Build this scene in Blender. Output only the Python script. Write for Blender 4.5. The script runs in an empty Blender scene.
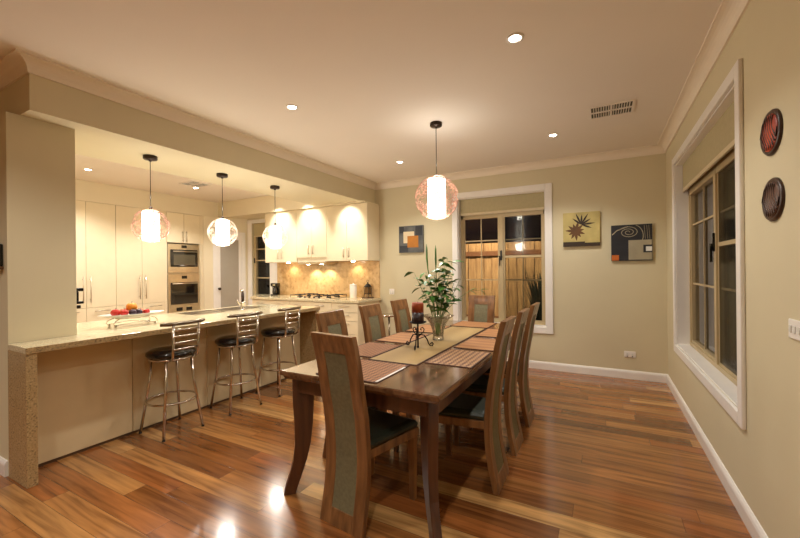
import bpy, bmesh, math, random
from mathutils import Vector, Matrix
random.seed(7)
S = bpy.context.scene
COL = S.collection
PI = math.pi
R = math.radians

# ------------------------------------------------------------------ materials
def lin(c):
    out = []
    for v in c[:3]:
        v = v / 255.0
        out.append(v / 12.92 if v <= 0.04045 else ((v + 0.055) / 1.055) ** 2.4)
    return (out[0], out[1], out[2], 1.0)

class NT:
    def __init__(s, name):
        s.m = bpy.data.materials.new(name)
        s.m.use_nodes = True
        s.t = s.m.node_tree
        s.t.nodes.clear()
        s.out = s.n('ShaderNodeOutputMaterial')
    def n(s, ty, **kw):
        nd = s.t.nodes.new(ty)
        for k, v in kw.items():
            setattr(nd, k, v)
        return nd
    def l(s, a, b):
        s.t.links.new(a, b)
    def math(s, op, a, b=None, c=None):
        nd = s.n('ShaderNodeMath', operation=op)
        for i, v in enumerate((a, b, c)):
            if v is None: continue
            if isinstance(v, (int, float)): nd.inputs[i].default_value = v
            else: s.l(v, nd.inputs[i])
        return nd.outputs[0]
    def mix(s, f, a, b, blend='MIX'):
        nd = s.n('ShaderNodeMix', data_type='RGBA', blend_type=blend)
        for i, v in ((0, f), (6, a), (7, b)):
            if isinstance(v, (int, float)): nd.inputs[i].default_value = v
            elif isinstance(v, tuple): nd.inputs[i].default_value = v
            else: s.l(v, nd.inputs[i])
        return nd.outputs[2]
    def ramp(s, f, stops):
        nd = s.n('ShaderNodeValToRGB')
        e = nd.color_ramp.elements
        while len(e) < len(stops): e.new(0.5)
        for i, (p, c) in enumerate(stops):
            e[i].position = p; e[i].color = c
        s.l(f, nd.inputs[0])
        return nd.outputs[0]

def mat(name, col, rough=0.5, metal=0.0, vary=0.06, scale=8.0, bump=0.0, bscale=60.0,
        stretch=None, col2=None, spec=0.5, coat=0.0, emit=None, estr=0.0):
    k = NT(name)
    b = k.n('ShaderNodeBsdfPrincipled')
    tc = k.n('ShaderNodeTexCoord')
    mp = k.n('ShaderNodeMapping')
    if stretch: mp.inputs['Scale'].default_value = stretch
    k.l(tc.outputs['Object'], mp.inputs[0])
    nz = k.n('ShaderNodeTexNoise')
    nz.inputs['Scale'].default_value = scale
    nz.inputs['Detail'].default_value = 4
    k.l(mp.outputs[0], nz.inputs['Vector'])
    c = lin(col)
    if col2: c2 = lin(col2)
    else: c2 = tuple([x * (1 - vary * 2.2) for x in c[:3]] + [1.0])
    cr = k.ramp(nz.outputs['Fac'], [(0.3, c2), (0.7, c)])
    k.l(cr, b.inputs['Base Color'])
    b.inputs['Roughness'].default_value = rough
    b.inputs['Metallic'].default_value = metal
    b.inputs['Specular IOR Level'].default_value = spec
    b.inputs['Coat Weight'].default_value = coat
    b.inputs['Coat Roughness'].default_value = 0.08
    if emit:
        b.inputs['Emission Color'].default_value = lin(emit)
        b.inputs['Emission Strength'].default_value = estr
    if bump:
        n2 = k.n('ShaderNodeTexNoise'); n2.inputs['Scale'].default_value = bscale
        k.l(mp.outputs[0], n2.inputs['Vector'])
        bp = k.n('ShaderNodeBump'); bp.inputs['Strength'].default_value = bump; bp.inputs['Distance'].default_value = 0.002
        k.l(n2.outputs['Fac'], bp.inputs['Height']); k.l(bp.outputs[0], b.inputs['Normal'])
    k.l(b.outputs[0], k.out.inputs[0])
    return k.m

def floor_mat():
    k = NT('timber_floor')
    b = k.n('ShaderNodeBsdfPrincipled')
    tc = k.n('ShaderNodeTexCoord'); sp = k.n('ShaderNodeSeparateXYZ')
    k.l(tc.outputs['Object'], sp.inputs[0])
    x, y = sp.outputs[0], sp.outputs[1]
    W = 0.128
    yr = k.math('DIVIDE', y, W); row = k.math('FLOOR', yr); fy = k.math('FRACT', yr)
    w1 = k.n('ShaderNodeTexWhiteNoise', noise_dimensions='1D'); k.l(row, w1.inputs['W'])
    xo = k.math('DIVIDE', k.math('ADD', x, k.math('MULTIPLY', w1.outputs['Value'], 7.3)), 1.45)
    cl = k.math('FLOOR', xo); fx = k.math('FRACT', xo)
    cv = k.n('ShaderNodeCombineXYZ'); k.l(row, cv.inputs[0]); k.l(cl, cv.inputs[1])
    w2 = k.n('ShaderNodeTexWhiteNoise', noise_dimensions='2D'); k.l(cv.outputs[0], w2.inputs['Vector'])
    plank = k.ramp(w2.outputs['Value'], [(0.0, lin((108, 66, 34))), (0.2, lin((142, 90, 46))), (0.42, lin((162, 108, 58))),
                                         (0.62, lin((150, 88, 44))), (0.8, lin((176, 124, 70))), (1.0, lin((198, 154, 98)))])
    # grain, stretched along the board and shifted for every board
    g = k.n('ShaderNodeCombineXYZ')
    k.l(k.math('ADD', k.math('MULTIPLY', x, 1.1), k.math('MULTIPLY', w2.outputs['Value'], 50)), g.inputs[0])
    k.l(k.math('MULTIPLY', y, 17), g.inputs[1])
    k.l(k.math('MULTIPLY', w2.outputs['Value'], 33), g.inputs[2])
    nz = k.n('ShaderNodeTexNoise'); nz.inputs['Scale'].default_value = 1.6; nz.inputs['Detail'].default_value = 7; nz.inputs['Distortion'].default_value = 0.5
    k.l(g.outputs[0], nz.inputs['Vector'])
    gr = k.ramp(nz.outputs['Fac'], [(0.28, (0.40, 0.33, 0.27, 1)), (0.5, (0.88, 0.85, 0.82, 1)), (0.72, (1.25, 1.2, 1.12, 1))])
    c = k.mix(1.0, plank, gr, 'MULTIPLY')
    # grooves
    gy = k.math('LESS_THAN', k.math('MINIMUM', fy, k.math('SUBTRACT', 1.0, fy)), 0.013)
    gx = k.math('LESS_THAN', k.math('MINIMUM', fx, k.math('SUBTRACT', 1.0, fx)), 0.0012)
    gg = k.math('MAXIMUM', gy, gx)
    c = k.mix(k.math('MULTIPLY', gg, 0.6), c, lin((60, 34, 16)))
    k.l(c, b.inputs['Base Color'])
    n3 = k.n('ShaderNodeTexNoise'); n3.inputs['Scale'].default_value = 3.0
    k.l(tc.outputs['Object'], n3.inputs['Vector'])
    k.l(k.math('ADD', k.math('MULTIPLY', n3.outputs['Fac'], 0.08), 0.15), b.inputs['Roughness'])
    b.inputs['Specular IOR Level'].default_value = 0.5
    b.inputs['Coat Weight'].default_value = 0.35
    b.inputs['Coat Roughness'].default_value = 0.1
    # every board sits at a very slightly different tilt
    h = k.math('ADD', k.math('MULTIPLY', gg, -0.6), k.math('MULTIPLY', nz.outputs['Fac'], 0.12))
    h = k.math('ADD', h, k.math('MULTIPLY', k.math('MULTIPLY', fy, k.math('SUBTRACT', w2.outputs['Value'], 0.5)), 0.5))
    bp = k.n('ShaderNodeBump'); bp.inputs['Strength'].default_value = 0.35; bp.inputs['Distance'].default_value = 0.0016
    k.l(h, bp.inputs['Height']); k.l(bp.outputs[0], b.inputs['Normal'])
    k.l(b.outputs[0], k.out.inputs[0])
    return k.m

def wood(name, ca, cb, rough=0.35, axis='Z', coat=0.2):
    st = {'X': (1.5, 22, 22), 'Y': (22, 1.5, 22), 'Z': (22, 22, 1.5)}[axis]
    return mat(name, ca, rough, col2=cb, scale=1.3, stretch=st, bump=0.1, bscale=4, coat=coat)

def granite(name, base, dark, light, rough, scale=70):
    k = NT(name)
    b = k.n('ShaderNodeBsdfPrincipled'); tc = k.n('ShaderNodeTexCoord')
    n1 = k.n('ShaderNodeTexNoise'); n1.inputs['Scale'].default_value = scale; n1.inputs['Detail'].default_value = 5
    n2 = k.n('ShaderNodeTexNoise'); n2.inputs['Scale'].default_value = scale * 0.12; n2.inputs['Detail'].default_value = 4
    n2.inputs['Distortion'].default_value = 1.2
    k.l(tc.outputs['Object'], n1.inputs['Vector']); k.l(tc.outputs['Object'], n2.inputs['Vector'])
    a = k.ramp(n1.outputs['Fac'], [(0.36, lin(dark)), (0.47, lin(base)), (0.56, lin(base)), (0.66, lin(light))])
    c = k.mix(k.math('MULTIPLY', n2.outputs['Fac'], 0.6), a, lin(light))
    k.l(c, b.inputs['Base Color']); b.inputs['Roughness'].default_value = rough
    k.l(b.outputs[0], k.out.inputs[0])
    return k.m

def glass_mat(name, tint=(1, 1, 1, 1), refl=0.9, rough=0.0):
    k = NT(name)
    tr = k.n('ShaderNodeBsdfTransparent'); tr.inputs[0].default_value = tint
    gl = k.n('ShaderNodeBsdfGlossy'); gl.inputs['Roughness'].default_value = rough
    fr = k.n('ShaderNodeFresnel'); fr.inputs['IOR'].default_value = 1.5
    mx = k.n('ShaderNodeMixShader')
    k.l(k.math('MULTIPLY', fr.outputs[0], refl), mx.inputs[0])
    k.l(tr.outputs[0], mx.inputs[1]); k.l(gl.outputs[0], mx.inputs[2])
    k.l(mx.outputs[0], k.out.inputs[0])
    return k.m

def weave(name, ca, cb, sx, sy, mode='lattice'):
    k = NT(name)
    b = k.n('ShaderNodeBsdfPrincipled'); tc = k.n('ShaderNodeTexCoord'); sp = k.n('ShaderNodeSeparateXYZ')
    k.l(tc.outputs['Object'], sp.inputs[0])
    x, y = sp.outputs[0], sp.outputs[1]
    if mode == 'lattice':
        ck = k.n('ShaderNodeTexChecker'); ck.inputs['Scale'].default_value = 1.0
        mp = k.n('ShaderNodeMapping'); mp.inputs['Rotation'].default_value = (0, 0, R(45)); mp.inputs['Scale'].default_value = (sx, sy, 1)
        k.l(tc.outputs['Object'], mp.inputs[0]); k.l(mp.outputs[0], ck.inputs['Vector'])
        ad = k.n('ShaderNodeVectorMath', operation='ADD'); ad.inputs[1].default_value = (0.3, 0.3, 0.37)
        k.l(mp.outputs[0], ad.inputs[0]); k.l(ad.outputs[0], ck.inputs['Vector'])
        f = ck.outputs['Fac']
    else:
        f = k.math('ADD', k.math('MULTIPLY', k.math('SINE', k.math('MULTIPLY', x, sx)), 0.35),
                   k.math('ADD', k.math('MULTIPLY', k.math('SINE', k.math('MULTIPLY', y, sy)), 0.35), 0.5))
    nz = k.n('ShaderNodeTexNoise'); nz.inputs['Scale'].default_value = 12
    k.l(tc.outputs['Object'], nz.inputs['Vector'])
    f2 = k.math('ADD', k.math('MULTIPLY', f, 0.8), k.math('MULTIPLY', nz.outputs['Fac'], 0.2))
    c = k.mix(f2, lin(ca), lin(cb))
    k.l(c, b.inputs['Base Color']); b.inputs['Roughness'].default_value = 0.6
    bp = k.n('ShaderNodeBump'); bp.inputs['Strength'].default_value = 0.3; bp.inputs['Distance'].default_value = 0.002
    k.l(f, bp.inputs['Height']); k.l(bp.outputs[0], b.inputs['Normal'])
    k.l(b.outputs[0], k.out.inputs[0])
    return k.m

def emis(name, col, s):
    k = NT(name)
    e = k.n('ShaderNodeEmission'); e.inputs[0].default_value = lin(col); e.inputs[1].default_value = s
    # faint woven variation of the glow
    tc = k.n('ShaderNodeTexCoord'); nz = k.n('ShaderNodeTexNoise'); nz.inputs['Scale'].default_value = 60
    k.l(tc.outputs['Object'], nz.inputs['Vector'])
    k.l(k.math('MULTIPLY', k.math('ADD', k.math('MULTIPLY', nz.outputs['Fac'], 0.6), 0.7), s), e.inputs[1])
    k.l(e.outputs[0], k.out.inputs[0])
    return k.m

M = dict(
    floor=floor_mat(),
    wall=mat('wall_paint', (214, 203, 170), 0.75, vary=0.02, scale=2, bump=0.05),
    wall_k=mat('kitchen_wall_paint', (232, 220, 190), 0.7, vary=0.02, scale=2),
    ceil=mat('ceiling_paint', (238, 229, 216), 0.85, vary=0.01, scale=2),
    white=mat('white_gloss_paint', (240, 236, 230), 0.35, vary=0.02),
    cornice=mat('cornice_paint', (238, 226, 206), 0.7, vary=0.01),
    cab=mat('cream_gloss_laminate', (236, 222, 190), 0.22, vary=0.015, coat=0.3),
    panel=mat('island_panel_laminate', (222, 203, 162), 0.3, vary=0.02),
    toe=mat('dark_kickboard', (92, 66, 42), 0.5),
    granite=granite('pale_granite', (206, 190, 150), (120, 100, 72), (232, 222, 192), 0.1, 110),
    granite_edge=granite('brown_granite', (160, 132, 88), (66, 56, 42), (190, 164, 120), 0.22, 90),
    splash=granite('golden_granite', (206, 170, 120), (176, 136, 88), (224, 192, 146), 0.2, 16),
    steel=mat('brushed_steel', (216, 204, 182), 0.3, 1.0, vary=0.05, stretch=(60, 2, 2)),
    chrome=mat('polished_chrome', (214, 208, 200), 0.12, 1.0, vary=0.02),
    dchrome=mat('dull_chrome', (140, 128, 112), 0.25, 1.0, vary=0.04),
    black=mat('black_plastic', (18, 16, 15), 0.25),
    iron=mat('wrought_iron', (24, 20, 18), 0.5, 0.6),
    vinyl=mat('black_vinyl', (12, 12, 15), 0.18, coat=0.5),
    alum=mat('beige_aluminium', (196, 176, 136), 0.4, 0.2, vary=0.02),
    blind=mat('beige_blind_fabric', (188, 176, 138), 0.8, vary=0.04, scale=30, bump=0.2, bscale=300),
    blindbar=mat('cream_blind_bar', (220, 205, 170), 0.4),
    glass=glass_mat('window_glass', (0.95, 0.95, 0.93, 1), 1.3),
    screen=glass_mat('insect_screen', (0.74, 0.74, 0.72, 1), 0.2, 0.15),
    frost=mat('frosted_grey_glass', (172, 164, 150), 0.3, vary=0.02),
    mwglass=mat('microwave_window_glass', (92, 84, 66), 0.15),
    ovglass=mat('oven_black_glass', (20, 18, 18), 0.06, coat=0.6),
    wchair=wood('chair_timber', (152, 108, 66), (98, 64, 36), 0.32, 'Z'),
    wtable=wood('table_timber', (122, 86, 58), (78, 50, 32), 0.16, 'Y', 0.6),
    wleg=wood('table_leg_timber', (98, 60, 38), (58, 34, 22), 0.28, 'Z'),
    olive=mat('olive_upholstery', (122, 116, 86), 0.7, vary=0.12, scale=60, bump=0.3, bscale=200),
    seat=mat('dark_green_leather', (46, 50, 38), 0.4, vary=0.1, scale=10),
    lattice=weave('lattice_woven_reed', (84, 42, 24), (188, 148, 108), 38, 38),
    lattice2=weave('fine_woven_reed', (96, 54, 32), (164, 114, 72), 46, 46),
    plain=weave('plain_woven_reed', (142, 92, 54), (184, 134, 86), 420, 60, 'rib'),
    bamboo=weave('bamboo_slats', (140, 112, 66), (178, 150, 100), 20, 330, 'rib'),
    glint=mat('painted_glint', (245, 240, 235), 0.3),  # white of the painted reflection on the near placemat
    piping=mat('dark_binding', (70, 38, 22), 0.6),
    glow=emis('glowing_shade', (255, 244, 228), 6.0),
    down=emis('downlight_lamp', (255, 240, 214), 40.0),
    copper=mat('glowing_copper_wire', (206, 150, 122), 0.3, 0.5, vary=0.1, emit=(255, 214, 190), estr=0.16),  # faint emission puts the inner lamp's light into the wire colour
    pearl=mat('glowing_pearl_wire', (236, 214, 196), 0.35, 0.2, vary=0.05, emit=(255, 226, 200), estr=0.35),  # stronger emission, lamplight put into the pale wire
    bronze=mat('dark_bronze', (52, 38, 28), 0.4, 0.6),
    leaf=mat('green_leaf', (96, 146, 62), 0.4, col2=(46, 96, 36), scale=20),
    stem=mat('green_stem', (118, 146, 80), 0.5),
    vase=glass_mat('vase_glass', (0.99, 0.995, 0.99, 1), 0.8, 0.02),
    water=glass_mat('vase_water', (0.98, 0.985, 0.98, 1), .3, 0.0),
    wax_o=mat('burnt_orange_wax', (176, 80, 32), 0.45, col2=(120, 44, 20), scale=14),
    wax_d=mat('dark_brown_wax', (40, 18, 14), 0.4),
    red=mat('red_fruit', (204, 44, 26), 0.3, col2=(168, 30, 24), scale=9),
    orange=mat('orange_fruit', (236, 150, 40), 0.5, vary=0.1, scale=20),
    plum=mat('purple_fruit', (52, 28, 44), 0.35),
    peach=mat('peach_fruit', (226, 150, 96), 0.5, col2=(190, 70, 50), scale=7),
    plate=mat('white_ceramic', (232, 232, 226), 0.2),
    carve_d=mat('dark_carved_wood', (66, 42, 30), 0.4, vary=0.15, scale=20),
    carve_b=mat('brown_carved_wood', (104, 62, 38), 0.4, vary=0.2, scale=14),
    carve_r=mat('red_carved_wood', (206, 74, 34), 0.4, col2=(130, 40, 22), scale=14),
    fence=mat('paling_fence_timber', (192, 152, 100), 0.8, col2=(150, 112, 70), scale=3, stretch=(8, 8, 1)),
    fenced=mat('fence_rail_timber', (120, 76, 42), 0.8),
    ground=mat('paving_outside', (120, 110, 96), 0.9, vary=0.1),
    cladding=mat('neighbour_cladding', (176, 168, 148), 0.8, vary=0.05),
    bush=mat('dark_shrub_leaf', (40, 48, 34), 0.7, vary=0.2),
    eave=mat('dark_eave', (44, 32, 28), 0.8),
    a_slate=mat('paint_slate', (70, 72, 74), 0.6, col2=(104, 104, 100), scale=9),
    a_cream=mat('paint_cream', (226, 208, 170), 0.6),
    a_ochre=mat('paint_ochre', (190, 120, 34), 0.6, vary=0.12),
    a_ylw=mat('paint_pale_yellow', (204, 186, 118), 0.6, col2=(176, 158, 96), scale=7),
    a_brn=mat('paint_brown', (110, 72, 32), 0.6, vary=0.2),
    a_dbrn=mat('paint_dark_brown', (54, 38, 22), 0.6),
    a_blk=mat('paint_charcoal', (40, 42, 48), 0.5, vary=0.15),
    a_gry=mat('paint_silver', (168, 158, 132), 0.5, vary=0.08),
    a_org=mat('paint_orange', (196, 104, 40), 0.5),
    can=mat('white_canister', (244, 236, 226), 0.35),
    lens=mat('lantern_glass', (120, 88, 50), 0.2),
)

# ------------------------------------------------------------------ mesh builder
class MB:
    def __init__(s): s.v = []; s.f = []; s.mi = []; s.sm = []; s.xf = None
    def _add(s, vs, fs, mi=0, sm=False):
        o = len(s.v)
        for v in vs:
            v = Vector(v)
            if s.xf: v = s.xf @ v
            s.v.append(v)
        for f in fs:
            s.f.append([i + o for i in f]); s.mi.append(mi); s.sm.append(sm)
    def box(s, x0, y0, z0, x1, y1, z1, mi=0):
        x0, x1 = min(x0, x1), max(x0, x1); y0, y1 = min(y0, y1), max(y0, y1); z0, z1 = min(z0, z1), max(z0, z1)
        vs = [(x0, y0, z0), (x1, y0, z0), (x1, y1, z0), (x0, y1, z0), (x0, y0, z1), (x1, y0, z1), (x1, y1, z1), (x0, y1, z1)]
        s._add(vs, [(0, 3, 2, 1), (4, 5, 6, 7), (0, 1, 5, 4), (1, 2, 6, 5), (2, 3, 7, 6), (3, 0, 4, 7)], mi)
        return s
    def tube(s, pts, r, n=10, mi=0, closed=False, cap=True):
        pts = [Vector(p) for p in pts]; N = len(pts)
        rs = r if isinstance(r, (list, tuple)) else [r] * N
        rings = []; prev = None
        for i, p in enumerate(pts):
            if closed: t = pts[(i + 1) % N] - pts[i - 1]
            else: t = pts[min(i + 1, N - 1)] - pts[max(i - 1, 0)]
            if t.length < 1e-9: t = Vector((0, 0, 1))
            t.normalize()
            if prev is None:
                a = Vector((0, 0, 1)) if abs(t.z) < 0.9 else Vector((1, 0, 0))
                u = t.cross(a).normalized()
            else:
                u = (prev - t * prev.dot(t))
                u = u.normalized() if u.length > 1e-6 else t.orthogonal().normalized()
            prev = u; w = t.cross(u)
            rings.append([p + (u * math.cos(2 * PI * k / n) + w * math.sin(2 * PI * k / n)) * rs[i] for k in range(n)])
        vs = [v for rg in rings for v in rg]; fs = []
        for i in range(N if closed else N - 1):
            j = (i + 1) % N
            for k in range(n):
                fs.append((i * n + k, i * n + (k + 1) % n, j * n + (k + 1) % n, j * n + k))
        s._add(vs, fs, mi, True)
        if cap and not closed:
            o = len(s.v) - len(vs)
            s.f.append([o + k for k in range(n)][::-1]); s.mi.append(mi); s.sm.append(False)
            s.f.append([o + (N - 1) * n + k for k in range(n)]); s.mi.append(mi); s.sm.append(False)
        return s
    def lathe(s, prof, c=(0, 0, 0), n=32, mi=0, sx=1.0, sy=1.0, smooth=True):
        vs = []; fs = []; N = len(prof)
        for r, z in prof:
            for k in range(n):
                a = 2 * PI * k / n
                vs.append((c[0] + r * math.cos(a) * sx, c[1] + r * math.sin(a) * sy, c[2] + z))
        for i in range(N - 1):
            for k in range(n):
                fs.append((i * n + k, i * n + (k + 1) % n, (i + 1) * n + (k + 1) % n, (i + 1) * n + k))
        if prof[0][0] > 1e-5: fs.append(tuple(range(n))[::-1])
        if prof[-1][0] > 1e-5: fs.append(tuple((N - 1) * n + k for k in range(n)))
        s._add(vs, fs, mi, smooth); return s
    def prism(s, poly, axis, a, b, mi=0):
        # poly: 2D points in the two remaining axes (cyclic order), extruded along axis from a to b
        n = len(poly)
        def P(t, p):
            return {'x': (t, p[0], p[1]), 'y': (p[0], t, p[1]), 'z': (p[0], p[1], t)}[axis]
        vs = [P(a, p) for p in poly] + [P(b, p) for p in poly]
        fs = [tuple(range(n))[::-1], tuple(range(n, 2 * n))] + [(i, (i + 1) % n, n + (i + 1) % n, n + i) for i in range(n)]
        s._add(vs, fs, mi); return s
    def loft(s, rings, mi=0, smooth=False):
        n = len(rings[0]); vs = [v for r in rings for v in r]; fs = []
        for i in range(len(rings) - 1):
            for k in range(n):
                fs.append((i * n + k, i * n + (k + 1) % n, (i + 1) * n + (k + 1) % n, (i + 1) * n + k))
        fs.append(tuple(range(n))[::-1]); fs.append(tuple((len(rings) - 1) * n + k for k in range(n)))
        s._add(vs, fs, mi, smooth); return s
    def poly(s, pts, mi=0):
        s._add(pts, [tuple(range(len(pts)))], mi); return s
    def build(s, name, m, parent=None, bevel=0.0, seg=2):
        me = bpy.data.meshes.new(name)
        me.from_pydata([tuple(v) for v in s.v], [], s.f)
        ms = m if isinstance(m, (list, tuple)) else [m]
        for q in ms: me.materials.append(q)
        for p, mi, sm in zip(me.polygons, s.mi, s.sm):
            p.material_index = mi; p.use_smooth = sm
        bm = bmesh.new(); bm.from_mesh(me)
        bmesh.ops.recalc_face_normals(bm, faces=bm.faces); bm.to_mesh(me); bm.free()
        o = bpy.data.objects.new(name, me); COL.objects.link(o)
        if parent: o.parent = parent
        if bevel:
            md = o.modifiers.new('bevel', 'BEVEL'); md.width = bevel; md.segments = seg; md.limit_method = 'ANGLE'; md.angle_limit = R(40)
            md.harden_normals = False
        return o

def thing(name, label, cat, loc=(0, 0, 0), rz=0.0, group=None):
    o = bpy.data.objects.new(name, None); COL.objects.link(o)
    o.empty_display_size = 0.1
    o.location = loc; o.rotation_euler = (0, 0, rz)
    tag(o, label, cat, group); return o
def tag(o, label, cat, group=None):
    o['label'] = label; o['category'] = cat
    if group: o['group'] = group
    return o
def struct(o):
    o['kind'] = 'structure'; return o
def sthing(name, loc=(0, 0, 0)):
    o = bpy.data.objects.new(name, None); COL.objects.link(o); o.location = loc; o['kind'] = 'structure'; return o
def dup(root, loc, rz=None, label=None, group=None):
    r = root.copy(); COL.objects.link(r); r.location = loc
    if rz is not None: r.rotation_euler = (0, 0, rz)
    if label: r['label'] = label
    if group: r['group'] = group
    for ch in list(root.children):
        c = ch.copy(); COL.objects.link(c); c.parent = r
        for g in ch.children:
            d = g.copy(); COL.objects.link(d); d.parent = c
    return r

# ------------------------------------------------------------------ dimensions (metres); right wall x=0, far wall y=0
ZC = 2.75      # dining ceiling
ZK = 2.70      # kitchen ceiling
ZB = 2.42      # underside of the beam over the island
XB = -3.96     # beam face
XBI = -4.85    # beam inner edge
YS0, YS1 = -4.335, -3.965   # stub wall
XS = -4.13
XL, YN = -8.0, -9.0
TX = -7.37     # front of tall cupboards
CT = 0.88      # bench height

# ------------------------------------------------------------------ shell
struct(MB().box(XL - .2, YN - .2, -0.1, 0.2, 0.2, 0).build('floor', M['floor']))
struct(MB().box(XBI, YN, ZC, 0.2, 0.2, ZC + .1).build('ceiling', M['ceil']))
struct(MB().box(XL - .2, YS0, ZK, XBI, 0.2, ZK + .15).build('ceiling_kitchen', M['ceil']))
struct(MB().box(XL - .2, YN, ZC, XBI, -4.2, ZC + .1).build('ceiling_side', M['ceil']))

def wall_with_holes(name, axis, at0, at1, a0, a1, z0, z1, holes, m):
    mb = MB(); cur = a0
    def bx(p, q, u, v):
        if q - p < 1e-4 or v - u < 1e-4: return
        if axis == 'x': mb.box(at0, p, u, at1, q, v)
        else: mb.box(p, at0, u, q, at1, v)
    for (h0, h1, hz0, hz1) in sorted(holes):
        bx(cur, h0, z0, z1); bx(h0, h1, z0, hz0); bx(h0, h1, hz1, z1); cur = h1
    bx(cur, a1, z0, z1)
    return struct(mb.build(name, m))

WR = (-2.635, -0.64, 0.557, 2.368)      # right window opening y0,y1,z0,z1
WB = (-2.53, -1.315, 0.56, 2.375)      # back window opening x0,x1
WK = (-6.90, -6.40, 0.12, 2.30)        # kitchen window
wall_with_holes('wall_right', 'x', 0, 0.2, YN - .2, 0.2, 0, ZC, [WR], M['wall'])
wall_with_holes('wall_back', 'y', 0, 0.2, XL - .2, 0, 0, ZC, [WB, WK], M['wall'])
struct(MB().box(XL - .2, YN, 0, XL, 0, ZC).build('wall_left', M['wall_k']))
struct(MB().box(XL, YN - .2, 0, 0, YN, ZC).build('wall_front', M['wall']))
mb = MB(); mb.box(XL, YS0, 0, XS, YS1, ZB)
struct(mb.build('wall_stub', M['wall']))
mb = MB(); mb.box(XL, -4.27, ZB, XB, YS1, ZC).box(XBI, YS1, ZB, XB, 0, ZC)
struct(mb.build('wall_bulkhead', M['wall']))
# bulkheads over the cupboards and the pantry wall in the corner
mb = MB(); mb.box(XL, YS1, 2.40, TX, 0, ZK).box(TX, -0.43, 2.40, XBI, 0, ZK).box(XBI, -0.43, 2.40, -3.90, 0, ZB)
struct(mb.build('wall_cupboard_bulkhead', M['wall_k']))
mb = MB(); mb.prism([(XL, -0.74), (TX, -0.74), (-7.04, 0), (XL, 0)], 'z', 0, 2.40)
struct(mb.build('wall_pantry', M['wall_k']))

# cornices (cove profile)
def cornice(name, axis, a, b, base, sgn, m=M['cornice'], h=0.09, top=ZC):
    # profile in (distance from wall, z)
    pr = [(0, top), (0, top - h), (0.012, top - h)]
    for i in range(7):
        t = i / 6 * PI / 2
        pr.append((0.012 + (h - 0.024) * (1 - math.cos(t)), top - h + 0.008 + (h - 0.02) * math.sin(t)))
    pr += [(h, top - 0.012), (h, top)]
    poly = [(base + sgn * d, z) for d, z in pr]
    return struct(MB().prism(poly, axis, a, b).build(name, m))
cornice('trim_1', 'y', YN, 0, 0, -1)
cornice('trim_2', 'x', XB, 0, 0, -1)
def cove(h=0.09, top=ZC):
    pr = [(0, top), (0, top - h), (0.012, top - h)]
    for i in range(7):
        t = i / 6 * PI / 2
        pr.append((0.012 + (h - 0.024) * (1 - math.cos(t)), top - h + 0.008 + (h - 0.02) * math.sin(t)))
    return pr + [(h, top - 0.012), (h, top)]
struct(MB().loft([[(XL, -4.27 - d, z) for d, z in cove()], [(XB + d, -4.27 - d, z) for d, z in cove()], [(XB + d, 0, z) for d, z in cove()]]).build('trim_3', M['cornice']))
def skirting(name, axis, a, b, base, sgn):
    pr = [(0, 0), (0.018, 0), (0.018, 0.075), (0.014, 0.088), (0.006, 0.1), (0, 0.102)]
    return struct(MB().prism([(base + sgn * d, z) for d, z in pr], axis, a, b).build(name, M['white']))
skirting('baseboard_right', 'y', YN, 0, 0, -1)
skirting('baseboard_back', 'x', -3.84, 0, 0, -1)
skirting('baseboard_stub', 'x', XL, XS - .02, YS0, -1)

# ------------------------------------------------------------------ windows
def casing_parts(root, axis, a0, a1, z0, z1, w, base, out, foot=False):
    """flat casing round an opening; out = direction into the room"""
    mb = MB(); t = 0.022 * out
    def bx(p, q, u, v):
        if axis == 'x': mb.box(base, p, u, base + t, q, v)
        else: mb.box(p, base, u, q, base + t, v)
    bx(a0 - w, a0, z0 - w, z1 + w); bx(a1, a1 + w, z0 - w, z1 + w)
    bx(a0, a1, z1, z1 + w); bx(a0, a1, z0 - w, z0)
    return mb.build('casing', M['white'], root, bevel=0.006)
def reveal(root, axis, a0, a1, z0, z1, d0, d1):
    mb = MB(); e = 0.012
    def bx(p, q, u, v):
        if axis == 'x': mb.box(d0, p, u, d1, q, v)
        else: mb.box(p, d0, u, q, d1, v)
    bx(a0, a0 + e, z0, z1); bx(a1 - e, a1, z0, z1); bx(a0 + e, a1 - e, z1 - e, z1); bx(a0 + e, a1 - e, z0, z0 + e)
    return mb.build('reveal', M['white'], root)

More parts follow.
